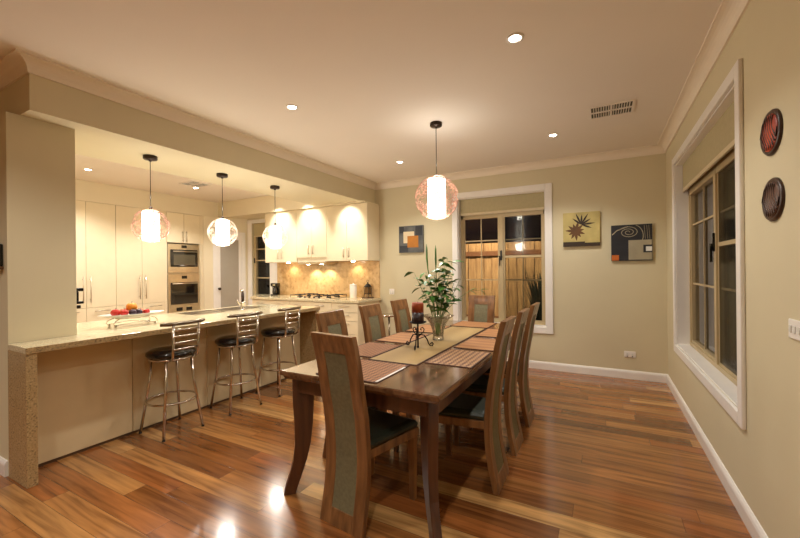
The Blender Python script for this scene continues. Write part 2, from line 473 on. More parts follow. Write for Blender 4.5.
def sash_window(name, axis, a0, a1, z0, z1, d, left_first=True, rows=(1.18, 1.75), meet=1.51, flip=False):
    """aluminium window: fixed light with glazing bars + screened light with meeting rail"""
    root = sthing(name)
    casing_parts(root, axis, a0, a1, z0, z1, 0.072 if axis == 'x' else .085, 0, -1)
    reveal(root, axis, a0, a1, z0, z1, 0, d)
    a0 += 0.012; a1 -= 0.012; z0 += 0.012; z1 -= 0.012
    def B(mb, p, q, u, v, e0, e1):
        if axis == 'x': mb.box(e0, p, u, e1, q, v)
        else: mb.box(p, e0, u, q, e1, v)
    fw = 0.035
    mb = MB()
    B(mb, a0, a0 + fw, z0, z1, d, d + .06); B(mb, a1 - fw, a1, z0, z1, d, d + .06)
    B(mb, a0 + fw, a1 - fw, z0, z0 + fw, d, d + .06); B(mb, a0 + fw, a1 - fw, z1 - fw, z1, d, d + .06)
    mid = (a0 + a1) / 2
    B(mb, mid - .028, mid + .028, z0 + fw, z1 - fw, d - .004, d + .05)
    mb.build('frame', M['alum'], root, bevel=0.003)
    halves = [(a0 + fw, mid - .028), (mid + .028, a1 - fw)]
    if flip: halves = halves[::-1]
    for i, (p, q) in enumerate(halves):
        sash = MB(); sw = 0.022
        B(sash, p, p + sw, z0 + fw, z1 - fw, d + .01, d + .04); B(sash, q - sw, q, z0 + fw, z1 - fw, d + .01, d + .04)
        B(sash, p + sw, q - sw, z0 + fw, z0 + fw + sw, d + .01, d + .04); B(sash, p + sw, q - sw, z1 - fw - sw, z1 - fw, d + .01, d + .04)
        c = (p + q) / 2
        B(sash, c - .007, c + .007, z0 + fw + sw, z1 - fw - sw, d + .022, d + .034)
        for zr in rows: B(sash, p + sw, q - sw, zr - .008, zr + .008, d + .022, d + .034)
        if i == 1: B(sash, p + sw, q - sw, meet - .015, meet + .015, d + .006, d + .04)
        so = sash.build('sash', M['alum'], root)
        pn = MB(); B(pn, p + sw, q - sw, z0 + fw + sw, z1 - fw - sw, d + .036, d + .039)
        pn.build('pane', M['glass'], so)
        if i == 1:
            sc = MB(); B(sc, p + sw, q - sw, z0 + fw + sw, z1 - fw - sw, d + .012, d + .013)
            sc.build('insect_screen', M['screen'], so)
    # latch on the meeting stile and winder at the sill
    lt = MB()
    s_ = -1 if not flip else 1
    B(lt, mid - .012, mid + .012, 1.46, 1.60, d - .016, d - .004)
    B(lt, mid - .006 + s_ * .02, mid + .006 + s_ * .02, 1.38, 1.52, d - .03, d - .014)
    B(lt, mid - .02, mid + .02, 1.50, 1.515, d - .03, d - .014)
    lt.build('latch', M['black'], root)
    return root
w1 = sash_window('window_1', 'x', WR[0], WR[1], WR[2], WR[3], 0.10, flip=True)
wd = MB().box(.06, -2.52, .58, .1, -2.42, .60).tube([(.07, -2.47, .60), (.05, -2.47, .615), (.045, -2.41, .62)], .006, 6).build('winder', M['bronze'], w1)
sash_window('window_2', 'y', WB[0], WB[1], WB[2], WB[3], 0.10)

# kitchen window, tall and narrow, casing runs down past the bench
w3 = sthing('window_3')
mb = MB(); x0, x1, z0, z1 = WK
mb.box(x0 - .12, -.02, 0, x0, 0, z1 + .07).box(x1, -.02, 0, x1 + .18, 0, z1 + .07).box(x0, -.02, z1, x1, 0, z1 + .07)
mb.build('casing', M['white'], w3, bevel=.005)
mb = MB()
mb.box(x0, .04, z0, x0 + .05, .1, z1).box(x1 - .04, .04, z0, x1, .1, z1).box(x0 + .05, .04, z1 - .04, x1 - .04, .1, z1).box(x0 + .05, .04, z0, x1 - .04, .1, z0 + .05)
for z in (1.20, 1.55, 1.78): mb.box(x0 + .05, .05, z - .012, x1 - .04, .08, z + .012)
mb.build('frame', M['alum'], w3, bevel=.003)
MB().box(x0 + .05, .085, z0 + .05, x1 - .04, .09, z1 - .04).build('pane', M['glass'], w3)
MB().box(x0 + .02, .02, 1.50, x0 + .035, .04, 1.60).build('latch', M['black'], w3)
k3 = thing('roller_blind', 'short olive roller blind at the top of the narrow kitchen window', 'blind', ((x0 + x1) / 2, .03, 2.0), group='roller blinds')
MB().box(-.235, 0, .05, .235, .006, .28).build('blind_fabric', M['blind'], k3)
MB().box(-.235, -.004, .03, .235, .01, .05).build('bottom_bar', M['blindbar'], k3)

def blind(label, axis, a0, a1, top, bot, d):
    c = (a0 + a1) / 2
    if axis == 'x': r = thing('roller_blind', label, 'blind', (d, c, bot), group='roller blinds')
    else: r = thing('roller_blind', label, 'blind', (c, d, bot), group='roller blinds')
    h = (a1 - a0) / 2 - .01
    def B(mb, p, q, u, v, e0, e1):
        if axis == 'x': mb.box(e0, p, u, e1, q, v)
        else: mb.box(p, e0, u, q, e1, v)
        return mb
    B(MB(), -h, h, .035, top - bot, 0, .008).build('blind_fabric', M['blind'], r)
    B(MB(), -h, h, .0, .035, -.004, .014).build('bottom_bar', M['blindbar'], r, bevel=.004)
    return r
blind('wide olive roller blind at the top of the window in the right wall', 'x', WR[0] + .012, WR[1] - .012, WR[3] - .012, 2.085, .055)
blind('olive roller blind at the top of the far window behind the dining table', 'y', WB[0] + .012, WB[1] - .012, WB[3] - .012, 2.125, .055)
for (ax, r_, a, b, z) in (('y', 0, WB[0], WB[1], 2.075), ('x', 0, WR[0], WR[1], 2.045)):
    mb = MB()
    if ax == 'y': mb.box(a + .012, .10, z, b - .012, .16, 2.36)
    else: mb.box(.10, a + .012, z, .16, b - .012, 2.36)
    o = struct(mb.build('trim_5' if ax == 'y' else 'trim_6', M['alum']))

# ------------------------------------------------------------------ outside
struct(MB().box(-12, .2, -.12, 6, 8, -.02).build('ground', M['ground']))
struct(MB().box(.2, -12, -.12, 6, .2, -.02).build('ground_side', M['ground']))
def fence(name, label, axis, a0, a1, at, h):
    r = thing(name, label, 'fence', ((a0 + a1) / 2, at, -.02) if axis == 'x' else (at, (a0 + a1) / 2, -.02))
    L = (a1 - a0) / 2; mb = MB(); p = -L; i = 0
    while p < L:
        off = (i % 2) * .014
        if axis == 'x': mb.box(p, off, .04, p + .148, off + .016, h)
        else: mb.box(off, p, .04, off + .016, p + .148, h)
        p += .158; i += 1
    mb.build('palings', M['fence'], r)
    mb = MB()
    for z in (.35, h - .25):
        if axis == 'x': mb.box(-L, -.05, z, L, -.001, z + .09)
        else: mb.box(-.05, -L, z, -.001, L, z + .09)
    mb.build('rail', M['fenced'], r)
    p = -L + .2
    while p < L:
        (MB().box(p, .032, 0, p + .09, .11, h - .05) if axis == 'x' else MB().box(.032, p, 0, .11, p + .09, h - .05)).build('post', M['fenced'], r)
        p += 1.8
    return r
fence('paling_fence', 'lamplit timber paling fence seen through the far window', 'x', -9.5, 3.5, 2.0, 1.86)
# neighbour wall with weatherboards seen through the right window
nb = thing('weatherboard_wall', 'pale weatherboard wall outside the right hand window', 'wall', (1.7, -2, -.02))
mb = MB(); z = 0
while z < 2.9:
    mb.prism([(0, z), (.03, z), (.012, z + .12), (0, z + .12)], 'y', -4, 4.5)
    z += .12
mb.xf = None
bo = mb.build('weatherboards', M['cladding'], nb); bo.rotation_euler = (0, 0, PI)
# shrub outside
sh = thing('garden_shrub', 'dark spiky shrub outside in front of the paling fence', 'shrub', (-1.55, 1.55, -.02))
mb = MB(); rnd = random.Random(3)
for i in range(170):
    a = rnd.uniform(0, 2 * PI); t = rnd.uniform(.1, .42); h = rnd.uniform(.5, 1.45); b_ = rnd.uniform(0, .1)
    x, y = math.cos(a) * b_, math.sin(a) * b_; X, Y = math.cos(a) * t, math.sin(a) * t
    dx, dy = -math.sin(a) * .022, math.cos(a) * .022
    mb.poly([(x - dx * .3, y - dy * .3, 0), (X * .6 - dx, Y * .6 - dy, h * .7), (X, Y, h), (X * .6 + dx, Y * .6 + dy, h * .7)])
mb.build('foliage', M['bush'], sh)
MB().tube([(0, 0, 0), (.02, 0, .4), (-.01, .02, .8)], [.03, .02, .01], 8).build('stem', M['eave'], sh)

# ------------------------------------------------------------------ kitchen island
isl = thing('island_bench', 'long cream kitchen island with granite top and granite end legs', 'kitchen island', (-4.4, -2.95, 0))
ox, oy = 4.4, 2.95
def L(x, y): return (x + ox, y + oy)
mb = MB(); mb.box(-4.95 + ox, -3.96 + oy, CT - .04, -3.83 + ox, -1.57 + oy, CT)
mb.box(-4.125 + ox, -4.34 + oy, CT - .04, -3.83 + ox, -3.96 + oy, CT)
mb.build('benchtop', M['granite'], isl, bevel=.004)
MB().box(-3.828 + ox, -4.342 + oy, CT - .039, -3.826 + ox, -1.568 + oy, CT - .002).build('benchtop_edge', M['granite_edge'], isl)
MB().box(-4.125 + ox, -4.34 + oy, 0, -3.832 + ox, -4.285 + oy, CT - .04).build('end_leg', M['granite_edge'], isl, bevel=.003)
MB().box(-4.13 + ox, -1.63 + oy, 0, -3.835 + ox, -1.58 + oy, CT - .04).build('end_leg', M['granite_edge'], isl, bevel=.003)
ys = [-4.283, -3.60, -2.93, -2.26, -1.63]
for a, b in zip(ys[:-1], ys[1:]):
    MB().box(-4.125 + ox, a + .002 + oy, .022, -4.11 + ox, b - .002 + oy, CT - .04).build('back_panel', M['panel'], isl, bevel=.002)
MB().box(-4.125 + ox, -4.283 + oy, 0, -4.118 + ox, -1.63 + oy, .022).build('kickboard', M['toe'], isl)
MB().box(-4.90 + ox, -3.955 + oy, .1, -4.13 + ox, -1.60 + oy, CT - .04).build('carcass', M['cab'], isl)

# sink and mixer on the island
sk = thing('kitchen_sink', 'stainless steel sink sunk in the island top', 'sink', (-4.57, -2.25, CT))
mb = MB()
for (a, b) in ((-.58, -.18), (-.14, .36)):
    mb.box(-.22, a, .001, .10, a + .012, .006).box(-.22, b - .012, .001, .10, b, .006).box(-.22, a + .012, .001, -.208, b - .012, .006).box(.088, a + .012, .001, .10, b - .012, .006)
mb.build('rim', M['chrome'], sk)
for (a, b) in ((-.58, -.18), (-.14, .36)):
    MB().box(-.208, a + .012, .0005, .088, b - .012, .002).build('basin', M['dchrome'], sk)
tp = thing('kitchen_mixer', 'chrome kitchen mixer tap with dark spout on the island', 'tap', (-4.40, -2.27, CT), R(10))
MB().lathe([(.03, 0), (.03, .012), (.024, .02), (.024, .085), (.03, .09), (.03, .10), (0, .105)], n=20).build('body', M['chrome'], tp)
MB().tube([(0, 0, .10), (0, 0, .215)], .017, 12).build('spray_handle', M['bronze'], tp)
MB().tube([(0, 0, .215), (-.01, .01, .235), (-.04, .03, .24), (-.07, .045, .225)], [.014, .013, .012, .011], 10).build('spout', M['chrome'], tp)
MB().tube([(0, -.02, .06), (.0, -.06, .085), (0, -.09, .13)], [.011, .009, .007], 8).build('lever', M['chrome'], tp)

# ------------------------------------------------------------------ fruit platter
pl = thing('fruit_stand', 'low wire stand carrying a white oval platter of fruit on the island', 'platter', (-4.30, -3.50, CT), R(84))
mb = MB()
for sx in (-1, 1):
    for sy in (-1, 1):
        mb.tube([(sx * .15, sy * .07, .012), (sx * .17, sy * .08, .03), (sx * .15, sy * .075, .055), (sx * .12, sy * .06, .07)], .004, 6)
        mb.lathe([(0, 0), (.009, .004), (.012, .012), (.009, .02), (0, .024)], (sx * .15, sy * .07, 0), 10)
mb.tube([(.13 * math.cos(t * PI / 12), .065 * math.sin(t * PI / 12), .07) for t in range(24)], .004, 6, closed=True)
mb.tube([(-.15, -.07, .02), (0, -.085, .035), (.15, -.07, .02)], .003, 6).tube([(-.15, .07, .02), (0, .085, .035), (.15, .07, .02)], .003, 6)
mb.build('wire_stand', M['chrome'], pl)
MB().lathe([(0, .076), (.10, .076), (.19, .088), (.25, .103), (.25, .107), (.19, .093), (.1, .081), (0, .081)], n=40, sy=.48).build('platter', M['plate'], pl)
def fruit(name, label, x, y, r, m, z=.084, sq=.92, cat='fruit'):
    c = Matrix.Rotation(R(84), 3, 'Z') @ Vector((x * .82 + .0, y, 0)); z += .004
    t = thing(name, label, cat, (-4.30 + c.x, -3.50 + c.y, CT + z), group='fruit on the platter')
    pr = []
    for i in range(13):
        a = -PI / 2 + PI * i / 12
        rr = r * math.cos(a); zz = r * sq * (1 + math.sin(a))
        if i >= 11: zz -= r * .12 * (i - 10) * .5
        pr.append((max(rr, 0), zz))
    MB().lathe(pr, n=20).build('flesh', m, t)
    MB().tube([(0, 0, r * 1.6), (.003, .002, r * 2.05)], .002, 5).build('stalk', M['a_dbrn'], t)
fruit('apple', 'shiny red apple at the left end of the platter', -.155, 0, .036, M['red'])
fruit('apple', 'smaller red apple beside the leftmost one on the platter', -.09, -.03, .032, M['red'])
fruit('peach', 'pale peach behind the red apples on the platter', -.065, .04, .034, M['peach'])
fruit('plum', 'dark purple plum under the yellow orange on the platter', -.015, -.035, .030, M['plum'])
fruit('plum', 'dark purple plum in the middle of the platter', .045, -.025, .030, M['plum'])
fruit('orange', 'large yellow orange on top of the fruit on the platter', .0, .02, .042, M['orange'], z=.118)
fruit('apple', 'small red apple at the right end of the platter fruit', .13, -.01, .026, M['red'])
fruit('peach', 'pale peach near the right end of the platter fruit', .085, .02, .029, M['peach'])

# ------------------------------------------------------------------ tall cupboards along the left kitchen wall
def bar_handle(mb, p0, p1, stand, r=.006):
    p0, p1, stand = Vector(p0), Vector(p1), Vector(stand)
    mb.tube([p0 + stand, p1 + stand], r, 8)
    d = (p1 - p0)
    for t in (.12, .88): mb.tube([p0 + d * t, p0 + d * t + stand], r * .8, 6)
def tall_cab(label, y0, y1, ydoor, lastfill=0.0):
    t = thing('tall_cupboard', label, 'cupboard', (XL, (y0 + y1) / 2, 0), group='tall cream cupboards')
    c = (y0 + y1) / 2; D = TX - XL - .02
    MB().box(0.002, y0 - c, .1, D, y1 - c, 2.398).build('carcass', M['cab'], t)
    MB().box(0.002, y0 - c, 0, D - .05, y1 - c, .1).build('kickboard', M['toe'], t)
    for a, b, hs in ((y0, ydoor, 1), (ydoor, y1, -1)):
        d = MB().box(D, a + .002 - c, .82, D + .02, b - .002 - c, 2.396).build('door', M['cab'], t, bevel=.002)
        hy = (b - .045 if hs == 1 else a + .045) - c
        mb = MB(); bar_handle(mb, (D + .02, hy, .90), (D + .02, hy, 1.29), (.03, 0, 0)); mb.build('handle', M['steel'], d)
        for z0, z1 in ((.12, .46), (.464, .816)):
            dr = MB().box(D, a + .002 - c, z0, D + .02, b - .002 - c, z1).build('drawer', M['cab'], t, bevel=.002)
            mb = MB(); bar_handle(mb, (D + .02, (a + b) / 2 - c - .1, z1 - .05), (D + .02, (a + b) / 2 - c + .1, z1 - .05), (.03, 0, 0)); mb.build('handle', M['steel'], dr)
    return t
tall_cab('tall cream cupboard nearest the white column, three doors from the ovens', -2.995, -2.215, -2.602)
tall_cab('tall cream double door cupboard immediately left of the wall ovens', -2.213, -1.432, -1.835)
tall_cab('tall cream cupboard mostly hidden behind the column', -3.955, -2.997, -3.49)
# oven tower
ot = thing('oven_cupboard', 'cream tower cupboard that houses the microwave and oven', 'cupboard', (XL, -1.12, 0))
D = TX - XL - .02
mb = MB(); mb.box(.002, -.31, .1, D, .31, .54).box(.002, -.31, .54, D, -.295, 1.86).box(.002, .295, .54, D, .31, 1.86).box(.002, -.31, 1.86, D, .31, 2.398).box(.002, -.295, .54, .03, .295, 1.86).box(.03, -.295, 1.30, D, .295, 1.315)
mb.build('carcass', M['cab'], ot)
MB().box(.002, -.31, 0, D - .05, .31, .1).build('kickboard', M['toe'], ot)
for a, b, hs in ((-.31, 0, 1), (0, .31, -1)):
    d = MB().box(D, a + .002, 1.862, D + .02, b - .002, 2.396).build('door', M['cab'], ot, bevel=.002)
    mb = MB(); hy = b - .035 if hs == 1 else a + .035
    bar_handle(mb, (D + .02, hy, 1.88), (D + .02, hy, 2.08), (.03, 0, 0)); mb.build('handle', M['steel'], d)
dr = MB().box(D, -.308, .12, D + .02, .308, .50).build('drawer', M['cab'], ot, bevel=.002)
mb = MB(); bar_handle(mb, (D + .02, -.12, .45), (D + .02, .12, .45), (.03, 0, 0)); mb.build('handle', M['steel'], dr)
MB().box(D + .0, -.80 + 1.12 - .01, .0, D + .02, .375, 2.396).build('filler_panel', M['cab'], ot)
def oven(name, label, z0, z1, micro):
    t = thing(name, label, 'oven', (XL + D, -1.12, z0))
    H = z1 - z0
    MB().box(-.42, -.285, .0, 0, .285, H).build('body', M['steel'], t)
    MB().box(0, -.292, 0, .018, .292, H).build('fascia', M['steel'], t, bevel=.003)
    if micro:
        MB().box(.018, -.25, .11, .03, .25, H - .10).build('door', M['ovglass'], t, bevel=.003)
        MB().box(.03, -.20, .14, .031, .20, H - .19).build('window', M['mwglass'], t)
        mb = MB(); bar_handle(mb, (.03, -.22, H - .135), (.03, .22, H - .135), (.03, 0, 0), .009); mb.build('handle', M['steel'], t)
        MB().box(.018, -.05, H - .07, .02, .05, H - .02).build('display', M['black'], t)
    else:
        MB().box(.018, -.25, .18, .03, .25, H - .15).build('door', M['ovglass'], t, bevel=.003)
        mb = MB(); bar_handle(mb, (.03, -.24, H - .17), (.03, .24, H - .17), (.035, 0, 0), .011); mb.build('handle', M['steel'], t)
        MB().box(.018, -.05, H - .085, .02, .05, H - .03).build('display', M['black'], t)
        MB().box(.018, -.15, .06, .022, -.04, .12).build('control_panel', M['black'], t)
        MB().box(.018, .03, .06, .022, .14, .12).build('control_panel', M['black'], t)
        MB().box(.0, -.29, -.03, .012, .29, 0).build('vent_slot', M['black'], t)
oven('microwave_oven', 'stainless microwave oven built in above the large oven', 1.318, 1.84, True)
oven('wall_oven', 'large stainless wall oven with black glass door below the microwave', .575, 1.298, False)

# ------------------------------------------------------------------ pantry door in the splayed corner wall
pd = sthing('door_1', (TX + .002, -.74, 0))
ang = math.atan2(.74, -7.04 - TX)
pd.rotation_euler = (0, 0, ang)     # local x runs along the wall, -y into the room
mb = MB(); mb.box(.16, -.02, 0, .24, 0, 2.12).box(.68, -.02, 0, .76, 0, 2.12).box(.24, -.02, 2.04, .68, 0, 2.12)
mb.build('casing', M['white'], pd, bevel=.004)
mb = MB(); mb.box(.242, -.012, 0, .29, -.001, 2.038).box(.63, -.012, 0, .678, -.001, 2.038).box(.29, -.012, 1.96, .63, -.001, 2.038).box(.29, -.012, 0, .63, -.001, .25)
mb.build('door_frame', M['white'], pd)
MB().box(.29, -.008, .25, .63, -.002, 1.96).build('pane', M['frost'], pd)
mb = MB(); mb.lathe([(.022, 0), (.022, .01), (.012, .015), (.012, .04), (.026, .05), (.026, .07), (0, .075)], n=16)
ho = mb.build('door_handle', M['bronze'], pd); ho.location = (.262, -.012, 1.0); ho.rotation_euler = (R(90), 0, 0)

# ------------------------------------------------------------------ rear bench run
rb = thing('base_cabinets', 'cream base cabinets under the rear kitchen bench', 'cabinets', (-5, 0, 0))
mb = MB(); mb.prism([(-6.78 + 5, -.004), (-6.20 + 5, -.60), (-3.90 + 5, -.60), (-3.90 + 5, -.004)], 'z', .1, CT - .042); mb.build('carcass', M['cab'], rb)
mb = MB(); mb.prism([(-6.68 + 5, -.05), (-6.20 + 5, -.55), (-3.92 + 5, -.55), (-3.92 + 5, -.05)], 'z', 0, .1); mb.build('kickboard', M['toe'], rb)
xs = [-6.19, -5.74, -5.29, -4.84, -4.40]
for a, b in zip(xs[:-1], xs[1:]):
    d = MB().box(a + .002 + 5, -.62, .12, b - .002 + 5, -.60, CT - .05).build('door', M['cab'], rb, bevel=.002)
    mb = MB(); bar_handle(mb, ((a + b) / 2 - .08 + 5, -.62, .78), ((a + b) / 2 + .08 + 5, -.62, .78), (0, -.03, 0)); mb.build('handle', M['steel'], d)
for z0, z1 in ((.12, .36), (.364, .56), (.564, .69), (.694, .83)):
    d = MB().box(-4.398 + 5, -.62, z0, -3.902 + 5, -.60, z1 - .002).build('drawer', M['cab'], rb, bevel=.002)
    mb = MB(); bar_handle(mb, (-4.25 + 5, -.62, z1 - .04), (-4.05 + 5, -.62, z1 - .04), (0, -.03, 0)); mb.build('handle', M['steel'], d)
mb = MB(); mb.prism([(-6.84 + 5, -.002), (-6.20 + 5, -.65), (-3.86 + 5, -.65), (-3.86 + 5, -.002)], 'z', CT - .04, CT)
tag(mb.build('rear_benchtop', M['granite'], None, bevel=.004), 'pale granite benchtop along the far kitchen wall', 'benchtop').location = (-5, 0, 0)
struct(MB().box(-6.20, -.014, CT, -3.885, 0, 1.50).build('trim_7', M['splash']))
struct(MB().box(-6.215, -.018, CT, -6.20, 0, 1.50).build('trim_8', M['white']))

# upper cupboards
def upper(label, x0, x1, mid, zb=1.49, end=False):
    c = (x0 + x1) / 2
    t = thing('wall_cupboard', label, 'cupboard', (c, 0, zb), group='cream wall cupboards')
    MB().box(x0 - c, -.34, 0, x1 - c, -.002, 2.398 - zb).build('carcass', M['cab'], t)
    dz = .07 if zb < 1.5 and not end and abs(mid + 5.03) < .05 else 0.0
    for a, b, hs in ((x0, mid, 1), (mid, x1, -1)):
        d = MB().box(a + .002 - c, -.36, .002 + dz, b - .002 - c, -.34, 2.396 - zb).build('door', M['cab'], t, bevel=.002)
        mb = MB(); hx = (b - .05 if hs == 1 else a + .05) - c
        bar_handle(mb, (hx, -.36, .05 + dz), (hx, -.36, .22 + dz), (0, -.03, 0)); mb.build('handle', M['steel'], d)
    return t
upper('cream wall cupboard nearest the kitchen window, behind the farthest pendant', -6.14, -5.362, -5.75)
hoodcab = upper('cream wall cupboard above the cooktop, middle of the three', -5.36, -4.70, -5.03)
upper('cream wall cupboard nearest the dining room, rightmost of the three', -4.698, -3.885, -4.29, end=True)
hd = thing('rangehood', 'slim stainless rangehood under the middle wall cupboard', 'rangehood', (-5.03, -.2, 1.445))
MB().box(-.30, -.17, 0, .30, .15, .045).build('body', M['steel'], hd, bevel=.004)
for x in (-.17, .13): MB().lathe([(.03, -.003), (.03, 0), (0, .0)], (x, -.05, 0), 16).build('lamp', M['down'], hd)

# cooktop
ck = thing('gas_cooktop', 'stainless gas cooktop with black trivets on the rear bench', 'cooktop', (-4.90, -.34, CT))
MB().box(-.44, -.25, 0, .44, .25, .012).build('hob_plate', M['steel'], ck, bevel=.004)
for x, y, r in ((-.31, .11, .04), (-.31, -.11, .05), (0, 0, .065), (.31, .11, .05), (.31, -.11, .04)):
    b_ = MB().lathe([(r, .012), (r, .024), (r * .6, .03), (0, .032)], (x, y, 0), 20).build('burner', M['black'], ck)
    mb = MB(); q = .12
    mb.tube([(x - q, y - .1, .012), (x - q, y - .1, .05), (x + q, y - .1, .05), (x + q, y - .1, .012)], .006, 6)
    mb.tube([(x - q, y + .1, .012), (x - q, y + .1, .05), (x + q, y + .1, .05), (x + q, y + .1, .012)], .006, 6)
    mb.tube([(x, y - .1, .05), (x, y + .1, .05)], .006, 6).tube([(x - q, y, .05), (x + q, y, .05)], .006, 6)
    mb.build('trivet', M['iron'], ck)
for i in range(5):
    MB().lathe([(.018, .012), (.016, .034), (0, .036)], (-.2 + i * .1, -.225, 0), 14).build('knob', M['black'], ck)

cm = thing('coffee_maker', 'small black coffee maker on the rear bench beside the kitchen window', 'coffee maker', (-6.06, -.20, CT), R(25)); cm.scale = (.72, .72, .85)
mb = MB(); mb.box(-.09, -.11, 0, .09, .11, .03).box(-.09, .03, .03, .09, .11, .24).box(-.09, -.09, .20, .09, .11, .27)
mb.build('body', M['black'], cm, bevel=.01)
MB().lathe([(.045, .03), (.062, .06), (.062, .11), (.04, .16), (.04, .17)], (0, -.035, 0), 20).build('jug', M['ovglass'], cm)
MB().box(-.03, -.094, .215, .03, -.09, .25).build('display', M['steel'], cm)
cn = thing('canister', 'tall white cylindrical canister on the rear bench right of the cooktop', 'canister', (-4.28, -.20, CT))
MB().lathe([(.055, 0), (.058, .005), (.058, .20), (.055, .205)], n=28).build('body', M['can'], cn)
MB().lathe([(.059, .205), (.059, .22), (.05, .226), (.012, .228), (.012, .24), (0, .245)], n=28).build('lid', M['can'], cn)
ln = thing('lantern', 'small black metal lantern with glass sides near the end of the rear bench', 'lantern', (-4.06, -.10, CT + .012))
mb = MB(); mb.box(-.045, -.045, .05, .045, .045, .062)
for sx in (-1, 1):
    for sy in (-1, 1): mb.tube([(sx * .05, sy * .05, .0), (sx * .04, sy * .04, .05), (sx * .045, sy * .045, .17)], .005, 6)
mb.lathe([(.068, .17), (.06, .18), (.03, .215), (.012, .225), (.012, .24), (0, .245)], n=4 * 4)
mb.tube([(.02 * math.cos(t * PI / 6), 0, .262 + .02 * math.sin(t * PI / 6)) for t in range(12)], .003, 5, closed=True)
mb.build('frame', M['iron'], ln)
MB().box(-.036, -.036, .062, .036, .036, .168).build('glass_side', M['lens'], ln)
tr = thing('trivet_dish', 'flat dark oval dish under the lantern on the rear bench', 'dish', (-4.06, -.10, CT))
MB().lathe([(0, 0), (.10, 0), (.12, .012), (.115, .012), (.09, .006), (0, .006)], n=28, sy=.6).build('dish', M['a_brn'], tr)

# chrome stool beyond the dining chairs
cs = thing('pedestal_stand', 'small chrome pedestal stand between the two farthest left dining chairs', 'stand', (-3.42, -.52, 0))
MB().lathe([(.0, .66), (.13, .66), (.14, .67), (.14, .685), (.13, .69), (0, .69)], n=28).build('top', M['chrome'], cs)
MB().tube([(0, 0, .02), (0, 0, .66)], .014, 10).build('pole', M['dchrome'], cs)
MB().lathe([(.16, 0), (.16, .008), (.03, .025), (0, .03)], n=28).build('base', M['chrome'], cs)

# ------------------------------------------------------------------ bar stools
def make_stool(label):
    t = thing('bar_stool', label, 'bar stool', (0, 0, 0), group='chrome bar stools')
    MB().lathe([(0, .632), (.15, .632), (.178, .64), (.188, .655), (.184, .675), (.16, .69), (.1, .698), (0, .70)], n=36).build('seat', M['vinyl'], t)
    MB().tube([(.165 * math.cos(a * PI / 16), .165 * math.sin(a * PI / 16), .624) for a in range(32)], .011, 8, closed=True).build('seat_ring', M['chrome'], t)
    for q in range(4):
        a = PI / 4 + q * PI / 2; c, s = math.cos(a), math.sin(a)
        lg = MB().tube([(.15 * c, .15 * s, .624), (.17 * c, .17 * s, .40), (.235 * c, .235 * s, .006)], .0115, 10).build('leg', M['chrome'], t)
        MB().lathe([(.0, 0), (.012, 0), (.0125, .008), (0, .01)], (.235 * c, .235 * s, 0), 10).build('foot_cap', M['black'], lg)
    MB().tube([(.188 * math.cos(a * PI / 18), .188 * math.sin(a * PI / 18), .27) for a in range(36)], .009, 8, closed=True).build('foot_ring', M['chrome'], t)
    for s in (-1, 1):
        MB().tube([(.15, s * .10, .624), (.195, s * .104, .65), (.20, s * .105, .70), (.215, s * .108, .915)], .010, 10).build('back_upright', M['chrome'], t)
    for i in range(4):
        z = .715 + i * .053; x = .202 + (z - .70) * .07
        MB().tube([(x, -.105, z), (x + .008, 0, z), (x, .105, z)], .0075, 8).build('back_rung', M['chrome'], t)
    pts = [(.215 - .05 * (abs(k - 4) / 4) ** 2.5, -.185 + k * .37 / 8, .925) for k in range(9)]
    MB().tube(pts, [.013, .016] + [.016] * 5 + [.016, .013], 12).build('top_rail', M['dchrome'], t)
    return t
st = make_stool('black and chrome bar stool nearest the camera at the island')
st.location = (-3.90, -3.40, 0); st.rotation_euler = (0, 0, R(0))
dup(st, (-3.88, -2.78, 0), R(-6), 'middle black and chrome bar stool in front of the island tap')
dup(st, (-3.88, -2.22, 0), R(4), 'black and chrome bar stool farthest away, at the dining end of the island')

# ------------------------------------------------------------------ dining table
TX0, TX1, TY0, TY1, TZ = -2.375, -1.345, -3.648, -1.15, .745
cx, cy = (TX0 + TX1) / 2, (TY0 + TY1) / 2
tb = thing('dining_table', 'long dark polished timber dining table with curved legs', 'table', (cx, cy, 0))
hx, hy = (TX1 - TX0) / 2, (TY1 - TY0) / 2
rings = []
for (ins, z) in ((.018, TZ - .045), (.012, TZ - .030), (0, TZ - .026), (0, TZ - .006), (.006, TZ)):
    rings.append([(-hx + ins, -hy + ins, z), (hx - ins, -hy + ins, z), (hx - ins, hy - ins, z), (-hx + ins, hy - ins, z)])
MB().loft(rings).build('tabletop', M['wtable'], tb)
i_ = .055
mb = MB()
mb.box(-hx + i_, -hy + i_, .61, hx - i_, -hy + i_ + .025, TZ - .045).box(-hx + i_, hy - i_ - .025, .61, hx - i_, hy - i_, TZ - .045)
mb.box(-hx + i_, -hy + i_ + .025, .61, -hx + i_ + .025, hy - i_ - .025, TZ - .045).box(hx - i_ - .025, -hy + i_ + .025, .61, hx - i_, hy - i_ - .025, TZ - .045)
mb.build('apron', M['wleg'], tb, bevel=.003)
for sx in (-1, 1):
    for sy in (-1, 1):
        # flat sabre leg set on the diagonal; s = distance in from the corner
        rg = []
        q = .7071; dx, dy = sx * q, sy * q; ex, ey = -sy * q, sx * q
        for z, s0, s1, w in ((0, .015, .085, .046), (.05, .028, .100, .046), (.12, .052, .125, .048), (.2, .072, .152, .050), (.3, .082, .176, .052), (.42, .080, .190, .054), (.55, .072, .196, .056), (.70, .070, .196, .056)):
            h = w / 2; c0 = (sx * hx - dx * s0, sy * hy - dy * s0); c1 = (sx * hx - dx * s1, sy * hy - dy * s1)
            rg.append([(c0[0] + ex * h, c0[1] + ey * h, z), (c0[0] - ex * h, c0[1] - ey * h, z), (c1[0] - ex * h, c1[1] - ey * h, z), (c1[0] + ex * h, c1[1] + ey * h, z)])
        MB().loft(rg).build('leg', M['wleg'], tb, bevel=.004)

